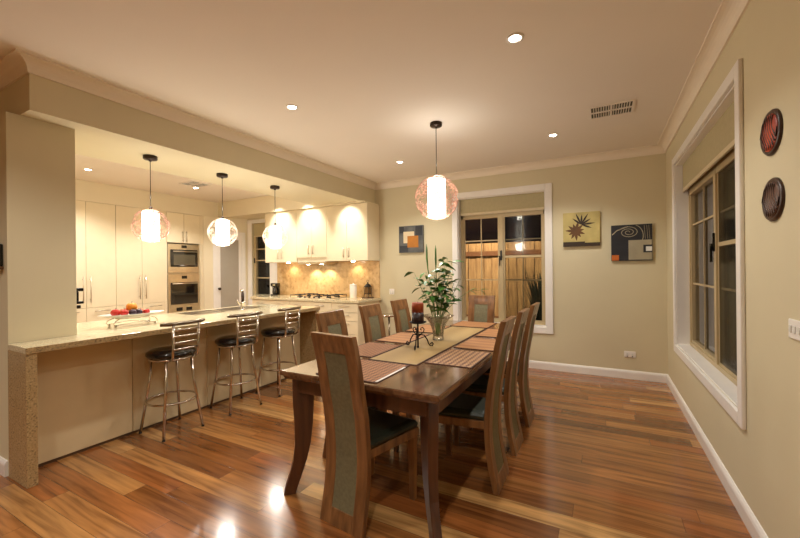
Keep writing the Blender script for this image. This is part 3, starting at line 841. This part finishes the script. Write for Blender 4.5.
# ------------------------------------------------------------------ dining chairs (local +y faces the table)
PZ = [0, .12, .25, .37, .5, .6, .73, .86, .96, 1.035]
PO = [.055, .080, .100, .107, .100, .090, .065, .045, .020, 0.0]
def po(z):
    for i in range(len(PZ) - 1):
        if z <= PZ[i + 1]:
            t = (z - PZ[i]) / (PZ[i + 1] - PZ[i])
            # smooth (catmull-rom)
            a = PO[max(i - 1, 0)]; b = PO[i]; c = PO[i + 1]; d = PO[min(i + 2, len(PO) - 1)]
            return .5 * ((2 * b) + (-a + c) * t + (2 * a - 5 * b + 4 * c - d) * t * t + (-a + 3 * b - 3 * c + d) * t ** 3)
    return PO[-1]
def make_chair(label):
    t = thing('dining_chair', label, 'chair', (0, 0, 0), group='high backed dining chairs')
    W, TH = .149, .034
    def slab(x0, x1, z0, z1, y_in, y_out, n=14, smooth=False):
        rg = []
        for i in range(n + 1):
            z = z0 + (z1 - z0) * i / n; y = po(z)
            rg.append([(x0, y + y_in, z), (x1, y + y_in, z), (x1, y + y_out, z), (x0, y + y_out, z)])
        return rg
    fr = MB()
    fr.loft(slab(-W, -W + .074, 0, 1.035, 0, TH)); fr.loft(slab(W - .072, W, 0, 1.035, 0, TH))
    fr.loft(slab(-W + .072, W - .072, 0, .085, 0, TH, 3)); fr.loft(slab(-W + .072, W - .072, .935, 1.035, 0, TH, 3))
    fr.build('backrest', M['wchair'], t, bevel=.003)
    up_ = MB(); up_.loft(slab(-W + .072, W - .072, .085, .935, .003, TH - .003, 18)); up_.build('back_upholstery', M['olive'], t)
    ap = MB()
    y0, y1 = .137, .52
    ap.prism([(-.146, y0), (.146, y0), (.20, y1), (-.20, y1)], 'z', .375, .425)
    ap.build('seat_frame', M['wchair'], t, bevel=.004)
    s_ = []
    for ins, z in ((.012, .425), (.0, .435), (.0, .452), (.012, .466), (.04, .474)):
        s_.append([(-.152 + ins, y0 + ins * .3, z), (.152 - ins, y0 + ins * .3, z), (.197 - ins, y1 - .003 - ins, z), (-.197 + ins, y1 - .003 - ins, z)])
    MB().loft(s_).build('seat', M['seat'], t, bevel=.006)
    for s in (-1, 1):
        rg = []
        for z, w in ((0, .030), (.2, .036), (.375, .042)):
            X, Y, h = s * .172, y1 - .03, w / 2
            rg.append([(X - h, Y - h, z), (X + h, Y - h, z), (X + h, Y + h, z), (X - h, Y + h, z)])
        MB().loft(rg).build('leg', M['wchair'], t)
    return t
ch = make_chair('high backed timber chair at the near end of the table, back to the camera')
ch.location = (-1.882, -3.785, 0); ch.rotation_euler = (0, 0, R(-7)); ch.scale = (1, 1, .985)
G = None
for (x, y, rz, lab) in (
    (-1.158, -2.915, 90, 'high backed timber chair on the right of the table, nearest the camera'),
    (-1.158, -2.395, 90, 'high backed timber chair on the right of the table, middle of the three'),
    (-1.158, -1.845, 90, 'high backed timber chair on the right of the table, nearest the far window'),
    (-2.505, -3.035, -90, 'high backed timber chair on the island side of the table, nearest the camera'),
    (-2.505, -2.480, -90, 'high backed timber chair on the island side of the table, middle of the three'),
    (-2.525, -1.900, -90, 'high backed timber chair on the island side of the table, farthest from the camera'),
    (-1.885, -1.005, 180, 'high backed timber chair at the far end of the table, below the window')):
    dup(ch, (x, y, 0), R(rz), lab).scale = (1, 1, 1)

# ------------------------------------------------------------------ table settings
def mat_obj(name, label, x0, y0, x1, y1, m, cat='placemat', group='woven placemats', z=TZ, trim=None, rot=0):  # trim adds a painted reflection streak, not a real edging
    c = ((x0 + x1) / 2, (y0 + y1) / 2); a, b = (x1 - x0) / 2, (y1 - y0) / 2
    t = thing(name, label, cat, (c[0], c[1], z), R(rot), group)
    MB().box(-a + .005, -b + .005, 0, a - .005, b - .005, .004).build('weave', m, t)
    mb = MB(); mb.box(-a, -b, 0, a, -b + .007, .005).box(-a, b - .007, 0, a, b, .005).box(-a, -b + .007, 0, -a + .007, b - .007, .005).box(a - .007, -b + .007, 0, a, b - .007, .005)
    mb.build('binding', M['piping'], t)
    if trim: MB().box(a - .006, -b + .01, .005, a + .008, b - .07, .0075).build('edge_glint', M['glint'], t)  # white streak standing in for light reflected along the mat's edge
    return t
mat_obj('placemat', 'fine brown woven placemat at the near end beside the head chair', -2.13, -3.61, -1.725, -3.20, M['lattice2'], trim=True)  # trim here is the painted reflection streak along the edge
mat_obj('placemat', 'brown lattice woven placemat on the right, nearest the camera', -1.675, -3.10, -1.36, -2.64, M['lattice'])
mat_obj('placemat', 'plain orange brown placemat second along the right side', -1.665, -2.58, -1.36, -2.12, M['plain'])
mat_obj('placemat', 'plain orange brown placemat third along the right side', -1.665, -2.03, -1.36, -1.58, M['plain'])
mat_obj('placemat', 'brown woven placemat on the island side, nearest the camera', -2.36, -3.13, -2.055, -2.68, M['lattice2'])
mat_obj('placemat', 'orange brown placemat second along the island side', -2.36, -2.60, -2.055, -2.14, M['plain'])
mat_obj('placemat', 'orange brown placemat third along the island side', -2.36, -2.05, -2.055, -1.60, M['plain'])
mat_obj('placemat', 'orange brown placemat at the far end of the table', -2.08, -1.56, -1.68, -1.17, M['plain'])
mat_obj('table_runner', 'golden bamboo table runner under the candle holder and vase', -2.045, -3.185, -1.685, -1.60, M['bamboo'], 'table runner', None)

# candle holder
cz = TZ + .005
chd = thing('candle_holder', 'black wrought iron candle holder with scrolled feet on the table runner', 'candle holder', (-1.895, -2.725, cz), R(15))
mb = MB()
for q in range(3):
    a = q * 2 * PI / 3 + .5; c, s = math.cos(a), math.sin(a)
    prof = [(.0, .085), (.02, .10), (.05, .095), (.075, .06), (.085, .03), (.098, .012), (.115, .010), (.122, .024), (.113, .036), (.102, .030), (.104, .022)]
    mb.tube([(c * r, s * r, z) for r, z in prof], .005, 7)
    prof = [(.0, .10), (.025, .105), (.045, .12), (.05, .14), (.038, .155), (.024, .15), (.022, .138), (.03, .134)]
    mb.tube([(c * r, s * r, z) for r, z in prof], .004, 7)
mb.tube([(0, 0, .0), (0, 0, .19)], .0065, 8).lathe([(0, 0), (.008, .004), (.01, .012), (.006, .02), (0, .022)], n=10)
mb.build('scroll_stand', M['iron'], chd)
MB().lathe([(.0, .188), (.05, .188), (.066, .198), (.064, .201), (.048, .193), (0, .193)], n=28).build('dish', M['iron'], chd)
cd = thing('pillar_candle', 'two tone pillar candle, burnt orange above dark brown, on the iron holder', 'candle', (-1.895, -2.725, cz + .193))
MB().lathe([(0, 0), (.043, 0), (.045, .004), (.045, .078)], n=28).build('dark_base', M['wax_d'], cd)
MB().lathe([(.045, .078), (.045, .146), (.04, .152), (.02, .146), (0, .144)], n=28).build('orange_top', M['wax_o'], cd)
MB().tube([(0, 0, .144), (.002, 0, .16)], .0015, 5).build('wick', M['black'], cd)

# vase and greenery
VX, VY = -1.885, -2.35
vs = thing('glass_vase', 'clear flared glass vase holding green stems on the table', 'vase', (VX, VY, cz))
MB().lathe([(0, 0), (.045, 0), (.05, .006), (.044, .03), (.05, .08), (.07, .14), (.10, .18), (.135, .205), (.133, .207), (.097, .184), (.066, .143), (.046, .08), (.040, .034), (0, .024)], n=36).build('glass', M['vase'], vs)
MB().lathe([(0, .026), (.039, .034), (.0455, .08), (.055, .115), (0, .115)], n=28).build('water', M['water'], vs)
gp = thing('cut_greenery', 'leafy green branches and two tall spears standing in the glass vase', 'plant', (VX, VY, cz + .03))
rnd = random.Random(11)
def leaf(mb, p, d, up_v, ln_, w):
    d = d.normalized(); sd = d.cross(up_v)
    sd = sd.normalized() if sd.length > .01 else d.orthogonal().normalized()
    nn = sd.cross(d).normalized()
    prof = [(0, 0), (.18, .55), (.4, 1.0), (.65, .8), (.85, .4), (1, 0)]
    left = []; mid = []; right = []
    for t, ww in prof:
        droop = -nn * (t * t * ln_ * .25)
        c = p + d * (ln_ * t) + droop
        mid.append(c); left.append(c + sd * (w * ww) + nn * (w * ww * .35)); right.append(c - sd * (w * ww) + nn * (w * ww * .35))
    n = len(prof); v = left + mid + right; f = []
    for i in range(n - 1):
        f.append((i, i + 1, n + i + 1, n + i)); f.append((n + i, n + i + 1, 2 * n + i + 1, 2 * n + i))
    mb._add(v, f, 0, True)
lf = MB()
cam_r = Vector((.88, .47, 0))
branches = [(-.17, .05, .44, 7), (-.12, -.05, .36, 7), (-.09, .06, .50, 8), (-.03, .0, .50, 9), (.02, .06, .56, 9), (.06, -.04, .58, 10), (.09, .04, .62, 10),
            (.12, .0, .58, 9), (.07, .02, .42, 8), (.13, -.04, .40, 7), (.02, -.05, .34, 7), (.20, .05, .44, 5), (-.06, -.03, .30, 6), (.10, .05, .30, 6), (-.20, -.02, .50, 5)]
for (sx, dy, h, n) in branches:
    end = cam_r * sx + Vector((-.47, .88, 0)) * dy + Vector((0, 0, h + .04))
    a = rnd.uniform(0, 6.28); p0 = Vector((math.cos(a) * .02, math.sin(a) * .02, 0)); p1 = Vector((end.x * .12, end.y * .12, .17)); p2 = Vector((end.x * .55, end.y * .55, h * .68))
    pts = []
    for i in range(9):
        t = i / 8
        pts.append(p0 * (1 - t) ** 3 + p1 * (3 * t * (1 - t) ** 2) + p2 * (3 * t * t * (1 - t)) + end * t ** 3)
    MB().tube(pts, [.0035] * 5 + [.003, .0025, .002, .0015], 6).build('stem', M['stem'], gp)
    for j in range(n):
        t = .60 + .4 * j / (n - 1); k = t * 8; i = min(int(k), 7); p = pts[i].lerp(pts[i + 1], k - i)
        a = j * 2.4 + rnd.uniform(-.5, .5)
        d = Vector((math.cos(a), math.sin(a), rnd.uniform(-.35, .45)))
        leaf(lf, p, d, Vector((rnd.uniform(-.5, .5), rnd.uniform(-.5, .5), 1)), rnd.uniform(.075, .115), rnd.uniform(.020, .032))
# one thin side branch reaching toward the window
rb_ = [Vector((0, 0, .02)), Vector((.04, .02, .18)), cam_r * .15 + Vector((0, 0, .30)), cam_r * .27 + Vector((0, 0, .38)), cam_r * .36 + Vector((0, 0, .385))]
MB().tube(rb_, [.003, .003, .0025, .002, .001], 6).build('stem', M['stem'], gp)
for p, dz in ((rb_[3], .5), (rb_[3], -.3), (rb_[4], .3), (rb_[4], -.6), (rb_[2], .4)):
    leaf(lf, p, Vector((.9, .3, dz)), Vector((0, 0, 1)), .07, .017)
lf.build('foliage', M['leaf'], gp)
for (sx, h) in ((-.09, .78), (-.015, .77)):
    e = cam_r * sx
    MB().tube([(0, 0, .02), (e.x * .4, e.y * .4, .3), (e.x * .9, e.y * .9, h - .22), (e.x, e.y, h - .12), (e.x, e.y, h - .04), (e.x * 1.02, e.y * 1.02, h)], [.003, .003, .004, .009, .007, .001], 8).build('spear', M['leaf'], gp)

# ------------------------------------------------------------------ pendant lamps
def make_pendant(label, r, cyl_r, drop_top, H, cage_m, dens, seed):
    """origin on the ceiling; drop_top: distance from ceiling to top of the ball, H ball height"""
    t = thing('pendant_lamp', label, 'pendant lamp', (0, 0, 0), group='wire ball pendant lamps')
    MB().lathe([(0, 0), (.055, 0), (.058, -.006), (.058, -.03), (.05, -.036), (.012, -.038), (.012, -.05), (0, -.05)], n=28).build('canopy', M['bronze'], t)
    MB().tube([(0, 0, -.045), (0, 0, -drop_top - .005)], .0035, 6).build('cord', M['black'], t)
    MB().lathe([(0, 0), (.012, 0), (.016, -.02), (.016, -.05), (.03, -.06)][::-1], (0, 0, -drop_top + .03), 14).build('lamp_holder', M['bronze'], t)
    zt = -drop_top; cz_ = zt - H / 2
    MB().lathe([(cyl_r * .9, zt - .012), (cyl_r, zt - .02), (cyl_r, zt - H + .012), (cyl_r * .9, zt - H + .004), (.0, zt - H + .004)], n=32).build('lamp_shade', M['glow'], t)
    rn = random.Random(seed); mb = MB()
    cap = math.acos(min(.98, (H / 2) / r)) if H / 2 < r else .12
    # rings and meridian wires on the ball, flattened at top and bottom
    def P(th, ph):
        z = r * math.cos(th); z = max(-H / 2, min(H / 2, z))
        return Vector((r * math.sin(th) * math.cos(ph), r * math.sin(th) * math.sin(ph), cz_ + z))
    for zz in (H / 2, -H / 2):
        rr = math.sqrt(max(r * r - zz * zz, .0009))
        mb.tube([(rr * math.cos(a * PI / 14), rr * math.sin(a * PI / 14), cz_ + zz) for a in range(28)], .0035, 5, closed=True)
    for k in range(8):
        ph0 = k * PI / 4
        mb.tube([P(cap + (PI - 2 * cap) * i / 12, ph0 + .12 * math.sin(i)) for i in range(13)], .0018, 4)
    for k in range(dens):
        u = rn.uniform(-1, 1) * math.cos(cap) ; th = math.acos(max(-1, min(1, u))); ph = rn.uniform(0, 2 * PI)
        n_ = Vector((math.sin(th) * math.cos(ph), math.sin(th) * math.sin(ph), math.cos(th)))
        a = n_.orthogonal().normalized(); b = n_.cross(a); q = rn.uniform(.014, .036) * r / .2
        c = Vector((0, 0, cz_)) + n_ * r; e = rn.uniform(.6, 1)
        mb.tube([c + a * q * math.cos(j * PI / 4) + b * q * e * math.sin(j * PI / 4) for j in range(8)], .0028, 4, closed=True, cap=False)
    for zz in (H / 2, -H / 2):
        rr = math.sqrt(max(r * r - zz * zz, .0009))
        for k in range(4):
            a = k * PI / 2
            mb.tube([(0, 0, cz_ + zz), (rr * math.cos(a), rr * math.sin(a), cz_ + zz)], .002, 4)
    mb.build('wire_cage', cage_m, t)
    return t
p1 = make_pendant('large pendant lamp with copper wire ball hanging over the dining table', .205, .086, .528, .385, M['copper'], 210, 5)
p1.location = (-2.055, -1.944, ZC)
p2 = make_pendant('pendant lamp with copper wire ball nearest the camera above the island', .150, .070, .500, .290, M['copper'], 120, 9)
p2.location = (-4.34, -3.32, ZB)
p3 = make_pendant('middle pendant lamp above the island with pale wire ball', .150, .070, .500, .290, M['pearl'], 120, 12)
p3.location = (-4.35, -2.563, ZB)
dup(p3, (-4.32, -1.832, ZB), None, 'pendant lamp farthest from the camera above the island, with pale wire ball')

def pt(loc, power, col=(1, .955, .87), r=.08, name='lamp_light'):
    l = bpy.data.lights.new(name, 'POINT'); l.energy = power; l.color = col; l.shadow_soft_size = r
    o = bpy.data.objects.new(name, l); o.location = loc; COL.objects.link(o); return o
def spot(loc, power, ang=120, blend=.6, col=(1, .965, .90), r=.035, target=None, name='spot_beam'):
    l = bpy.data.lights.new(name, 'SPOT'); l.energy = power; l.color = col; l.shadow_soft_size = r
    l.spot_size = R(ang); l.spot_blend = blend
    o = bpy.data.objects.new(name, l); o.location = loc; COL.objects.link(o)
    if target:
        d = Vector(target) - Vector(loc); o.rotation_euler = d.to_track_quat('-Z', 'Y').to_euler()
    return o
# the lamps' own light just under and above each shade
pt((-2.055, -1.944, ZC - .99), 16, r=.09)
pt((-2.055, -1.944, ZC - .42), 5, r=.06)
for y in (-3.32, -2.563, -1.832):
    pt((-4.34, y, ZB - .86), 15, r=.08)
    pt((-4.34, y, ZB - .40), 2.5, r=.05)

# ------------------------------------------------------------------ downlights
def downlight(label, x, y, z, power, first=[None], ang=130):
    if first[0] is None:
        t = thing('downlight', label, 'downlight', (x, y, z), group='recessed downlights')
        MB().lathe([(.052, 0), (.052, -.004), (.038, -.006), (.036, -.001)], n=28).build('trim_ring', M['white'], t)
        MB().lathe([(.0, -.002), (.036, -.002), (.036, -.0005)], n=24).build('lamp', M['down'], t)
        first[0] = t
    else:
        dup(first[0], (x, y, z), None, label)
    spot((x, y, z - .03), power, ang)
DP = 56
for (x, y, lab) in ((-1.116, -2.942, 'ceiling downlight between the dining pendant and the right window, nearest the camera'),
                    (-2.993, -2.887, 'dining ceiling downlight between the bar stools and the dining table, nearer the camera'),
                    (-1.105, -1.025, 'ceiling downlight beside the ceiling air vent, near the far wall'),
                    (-2.977, -.958, 'ceiling downlight to the left of the dining pendant, near the far wall')):
    downlight(lab, x, y, ZC, DP)
for (x, y) in ((-1.1, -4.85), (-3.0, -4.85), (-1.1, -6.8), (-3.0, -6.8), (-5.2, -5.8), (-5.2, -7.6), (-7.0, -5.8)):  # fill lamps added behind the camera, never in view
    downlight('added unseen fill downlight in the ceiling behind the camera', x, y, ZC, DP * .95)
for (x, y, lab) in ((-6.60, -2.88, 'kitchen ceiling downlight seen just right of the column'),
                    (-6.45, -1.49, 'kitchen ceiling downlight in front of the kitchen ceiling vent'),
                    (-5.6, -3.3, 'kitchen ceiling downlight hidden behind the beam, column end')):
    downlight(lab, x, y, ZK, 82)
for (x, z) in ((-5.72, ZK), (-5.03, ZK)):
    downlight('kitchen ceiling downlight tucked in front of the wall cupboards', x, -.80, z, 30, ang=100)
spot((-4.22, -.72, ZB - .02), 15, 100)
spot((-5.72, -.72, 2.5), 22, 80, target=(-5.72, -.36, 2.1)); spot((-5.03, -.72, 2.5), 22, 80, target=(-5.03, -.36, 2.1)); spot((-4.22, -.68, 2.40), 22, 80, target=(-4.22, -.36, 2.1))
# under cupboard lamps
for x in (-5.75, -4.30):
    t = thing('cupboard_lamp', 'small puck light under the %s wall cupboard' % ('left' if x < -5 else 'right'), 'light', (x, -.17, 1.4905))
    MB().lathe([(.03, 0), (.03, -.01), (.024, -.012), (0, -.012)][::1], n=20).build('housing', M['down'], t)
    spot((x, -.12, 1.465), 5, 130, col=(1, .78, .48), r=.02)
for x in (-5.20, -4.90): spot((x, -.14, 1.43), 13, 120, col=(1, .82, .56), r=.02)

# unseen spots added outside, without fixtures, so that the fence reads through the glass
spot((-2.3, .35, 2.9), 520, 120, col=(1, .86, .66), r=.1, target=(-2.0, 2.0, .9))
spot((.45, -1.2, 2.9), 45, 120, col=(1, .86, .66), r=.1, target=(1.7, -1.2, 1.0))

# ------------------------------------------------------------------ ceiling vents
def vent(label, x0, y0, x1, y1, z, n, cells):
    cxx, cyy = (x0 + x1) / 2, (y0 + y1) / 2; a, b = (x1 - x0) / 2, (y1 - y0) / 2
    t = thing('ceiling_vent', label, 'vent', (cxx, cyy, z), group='ceiling air vents')
    mb = MB(); f = .02
    mb.box(-a - f, -b - f, -.008, -a, b + f, 0).box(a, -b - f, -.008, a + f, b + f, 0).box(-a, -b - f, -.008, a, -b, 0).box(-a, b, -.008, a, b + f, 0)
    mb.box(-.008, -b, -.008, .008, b, 0).box(-a, -.012, -.008, a, .012, 0)
    mb.build('frame', M['ceil'], t)
    MB().box(-a, -b, -.002, a, b, -.0005).build('duct', M['black'], t)
    sl = MB()
    for i in range(1, n):
        x = -a + 2 * a * i / n
        sl.box(x - .003, -b, -.007, x + .003, b, -.002)
    sl.build('slats', M['ceil'], t)
vent('rectangular slotted air vent in the dining ceiling near the right wall', -.735, -1.58, -.42, -1.32, ZC, 16, 2)
vent('square air vent in the kitchen ceiling beyond the island pendants', -6.35, -1.80, -6.05, -1.52, ZK, 6, 2)

# ------------------------------------------------------------------ wall things
def canvas(label, x, z, w, h, paint, mats):
    t = thing('canvas_picture', label, 'picture', (x, 0, z), group='square canvas pictures')
    MB().box(-w / 2, -.035, -h / 2, w / 2, 0, h / 2).build('canvas', mats[0], t, bevel=.003)
    mb = MB()
    mb.xf = Matrix.Translation((0, -.0355, 0)) @ Matrix.Rotation(R(90), 4, 'X')   # x right, y up, z toward the room
    paint(mb, w, h); mb.xf = None
    mb.build('painting', mats, t)
def rect(mb, x0, y0, x1, y1, mi, z=0.0): mb.poly([(x0, y0, z), (x1, y0, z), (x1, y1, z), (x0, y1, z)], mi)
def paint_a(mb, w, h):
    rect(mb, -w / 2, -h / 2, w / 2, h / 2, 0, 0)
    rect(mb, -.20, -.20, -.05, -.10, 3, .0004); rect(mb, .08, .05, .2, .2, 3, .0004); rect(mb, -.2, .1, -.12, .2, 3, .0004)
    rect(mb, -.13, -.06, .06, .12, 1, .001); rect(mb, -.06, -.13, .13, .05, 2, .0018)
canvas('abstract canvas of overlapping cream and ochre squares on slate grey', -3.292, 1.815, .42, .42, paint_a, [M['a_slate'], M['a_cream'], M['a_ochre'], M['a_blk']])
def paint_b(mb, w, h):
    rect(mb, -w / 2, -h / 2, w / 2, h / 2, 0, 0)
    rect(mb, -w / 2, -h / 2, w / 2, -h / 2 + .045, 2, .0005)
    rect(mb, -w / 2, -h / 2 + .045, w * .1, -h / 2 + .06, 3, .0006)
    def petal(cx_, cy_, a, l, wd, mi, z):
        pts = []
        for i in range(13):
            t = i / 12; pts.append((t * l, wd * math.sin(PI * t) * (1 - .3 * t)))
        pts += [(t_ * l, -wd * math.sin(PI * t_) * (1 - .3 * t_)) for t_ in [k / 12 for k in range(11, 0, -1)]]
        c, s = math.cos(a), math.sin(a)
        mb.poly([(cx_ + c * x - s * y, cy_ + s * x + c * y, z) for x, y in pts], mi)
    for k in range(11): petal(-.06, -.02, k * 2 * PI / 11 + .2, .098 + .014 * (k % 3), .019, 1, .001 + k * .0001)
    for k in range(7): petal(.0, .06, R(-22 + k * 27), .13 + .03 * (k % 2), .013, 2, .0025 + k * .0001)
canvas('pale yellow canvas with two brown flower heads, left of the dark canvas', -.889, 1.828, .42, .43, paint_b, [M['a_ylw'], M['a_brn'], M['a_dbrn']])
def paint_c(mb, w, h):
    rect(mb, -w / 2, -h / 2, w / 2, h / 2, 0, 0)
    rect(mb, -.03, -.205, .205, .03, 1, .001)
    rect(mb, .12, -.12, .205, -.03, 0, .0015); rect(mb, .145, -.105, .205, -.05, 4, .002)
    rect(mb, -.205, -.212, -.13, -.145, 3, .001)
    def ribbon(pts, wd, mi, z):
        for (a, b) in zip(pts[:-1], pts[1:]):
            a = Vector((a[0], a[1])); b = Vector((b[0], b[1])); d = (b - a).normalized(); n = Vector((-d.y, d.x)) * wd
            mb.poly([(a.x + n.x, a.y + n.y, z), (a.x - n.x, a.y - n.y, z), (b.x - n.x, b.y - n.y, z), (b.x + n.x, b.y + n.y, z)], mi)
    ribbon([(-.03 + (.012 + .095 * t / 40) * math.cos(t * .38), .125 + (.01 + .06 * t / 40) * math.sin(t * .38)) for t in range(41)], .004, 2, .0012)
    ribbon([(.02 + .1 * math.cos(t * .1), .08 + .13 * math.sin(t * .1)) for t in range(-6, 14)], .004, 2, .0013)
    ribbon([(-.2, .10), (-.15, .15), (-.10, .17), (-.03, .195)], .006, 2, .0012)
    for x in (.14, .165, .185): ribbon([(x, .04), (x - .01, .2)], .002, 2, .0012)
canvas('charcoal canvas with silver spiral, grey block and small orange square', -.35, 1.637, .42, .43, paint_c, [M['a_blk'], M['a_gry'], M['a_gry'], M['a_org'], M['plate']])

def oval(label, y, z, ry, rz_, m1, m2):
    t = thing('carved_plaque', label, 'wall ornament', (.001, y, z), group='carved oval plaques')
    mb = MB(); rg = []
    for s, d in ((1, 0), (1, -.008), (.93, -.015), (.84, -.012), (.8, -.010)):
        rg.append([(d, ry * s * math.cos(a * PI / 18), rz_ * s * math.sin(a * PI / 18)) for a in range(36)])
    mb.loft(rg, smooth=True); mb.build('rim', m1, t)
    mb = MB(); rg = []
    for s, d in ((.83, -.009), (.8, -.014), (.4, -.017), (.05, -.018)):
        rg.append([(d, ry * s * math.cos(a * PI / 18), rz_ * s * math.sin(a * PI / 18)) for a in range(36)])
    mb.loft(rg, smooth=True); mb.build('inlay', m2, t)
    mb = MB()
    for k in range(7):
        f = -.72 + k * .24
        pts = []
        for i in range(13):
            u = -.95 + 1.9 * i / 12
            yy = (f + .30 * math.sin(u * 2.2 + .6)) * .85; lim = math.sqrt(max(0, .66 - yy * yy))
            zz = max(-lim, min(lim, u * .8)); pts.append((-.0165, ry * yy, rz_ * zz))
        mb.tube(pts, [.001] + [.0026] * 11 + [.001], 6)
    mb.build('carving', m1, t)
oval('upper round carved wooden plaque with red grooves on the right wall', -3.082, 1.928, .108, .098, M['carve_d'], M['carve_r'])
oval('lower round carved dark brown plaque on the right wall', -3.095, 1.634, .108, .094, M['carve_d'], M['carve_b'])

def plate_(name, label, loc, rz, w, h, n, cat):
    t = thing(name, label, cat, loc, rz, 'white wall plates')
    MB().box(-w / 2, -.008, -h / 2, w / 2, 0, h / 2).build('cover_plate', M['white'], t, bevel=.003)
    for i in range(n):
        x = (i - (n - 1) / 2) * w / (n + .3)
        MB().box(x - .009, -.012, -.014, x + .009, -.008, .014).build('rocker', M['plate'], t, bevel=.002)
        if cat == 'power outlet':
            MB().box(x - .004, -.0125, -.03, x + .004, -.0082, -.02).build('socket', M['black'], t)
plate_('power_outlet', 'white double power outlet low on the far wall near the corner', (-.375, 0, .295), 0, .12, .072, 2, 'power outlet')
plate_('power_outlet', 'white double power outlet on the far wall at the end of the kitchen bench', (-3.66, 0, .985), 0, .09, .09, 2, 'power outlet')
plate_('light_switch', 'white light switch on the right wall at the edge of the photo', (0, -3.30, 1.10), R(-90), .12, .075, 3, 'light switch')
kp = thing('wall_phone', 'black intercom handset on the column wall at the left edge', 'intercom', (-4.24, YS0, 1.47))
MB().box(-.045, -.03, -.075, .045, 0, .075).build('handset', M['black'], kp, bevel=.008)
MB().box(-.035, -.032, .02, .035, -.03, .06).build('display', M['frost'], kp)
MB().box(-.05, -.04, -.095, .05, 0, -.075).build('cradle', M['a_brn'], kp, bevel=.004)
kq = thing('wall_phone', 'black wall handset on the kitchen side of the column', 'telephone', (-4.17, YS1, 1.17), PI)
MB().box(-.03, -.05, .035, .03, 0, .06).box(-.03, -.05, -.06, .03, 0, -.04).box(-.03, -.02, -.04, .03, 0, .035).build('handset', M['black'], kq, bevel=.006)
MB().box(-.02, -.035, -.095, .02, 0, -.07).build('cradle', M['black'], kq, bevel=.004)

# ------------------------------------------------------------------ world, camera, colour
W = bpy.data.worlds.new('night'); S.world = W; W.use_nodes = True
bg = W.node_tree.nodes['Background']; bg.inputs[0].default_value = (.010, .007, .008, 1); bg.inputs[1].default_value = 1.0

yaw, roll = R(28.26), R(-.576)
F = Vector((-math.sin(yaw), math.cos(yaw), 0)); Rt = Vector((math.cos(yaw), math.sin(yaw), 0)); U = Vector((0, 0, 1))
R2 = Rt * math.cos(roll) + U * math.sin(roll); U2 = U * math.cos(roll) - Rt * math.sin(roll)
cam = bpy.data.cameras.new('camera'); co = bpy.data.objects.new('camera', cam); COL.objects.link(co)
m3 = Matrix((R2, U2, -F)).transposed().to_4x4(); m3.translation = Vector((-.661, -5.297, 1.35)); co.matrix_world = m3
cam.sensor_width = 36; cam.lens = 375.9 / 800 * 36; cam.clip_start = .02
S.camera = co
S.view_settings.view_transform = 'Standard'; S.view_settings.look = 'None'; S.view_settings.exposure = 0.0; S.view_settings.gamma = 1.0
try:
    S.cycles.use_denoising = True; S.cycles.max_bounces = 8; S.cycles.diffuse_bounces = 5; S.cycles.glossy_bounces = 4
    S.cycles.transparent_max_bounces = 12; S.cycles.sample_clamp_indirect = 6; S.cycles.caustics_reflective = False; S.cycles.caustics_refractive = False
except Exception: pass
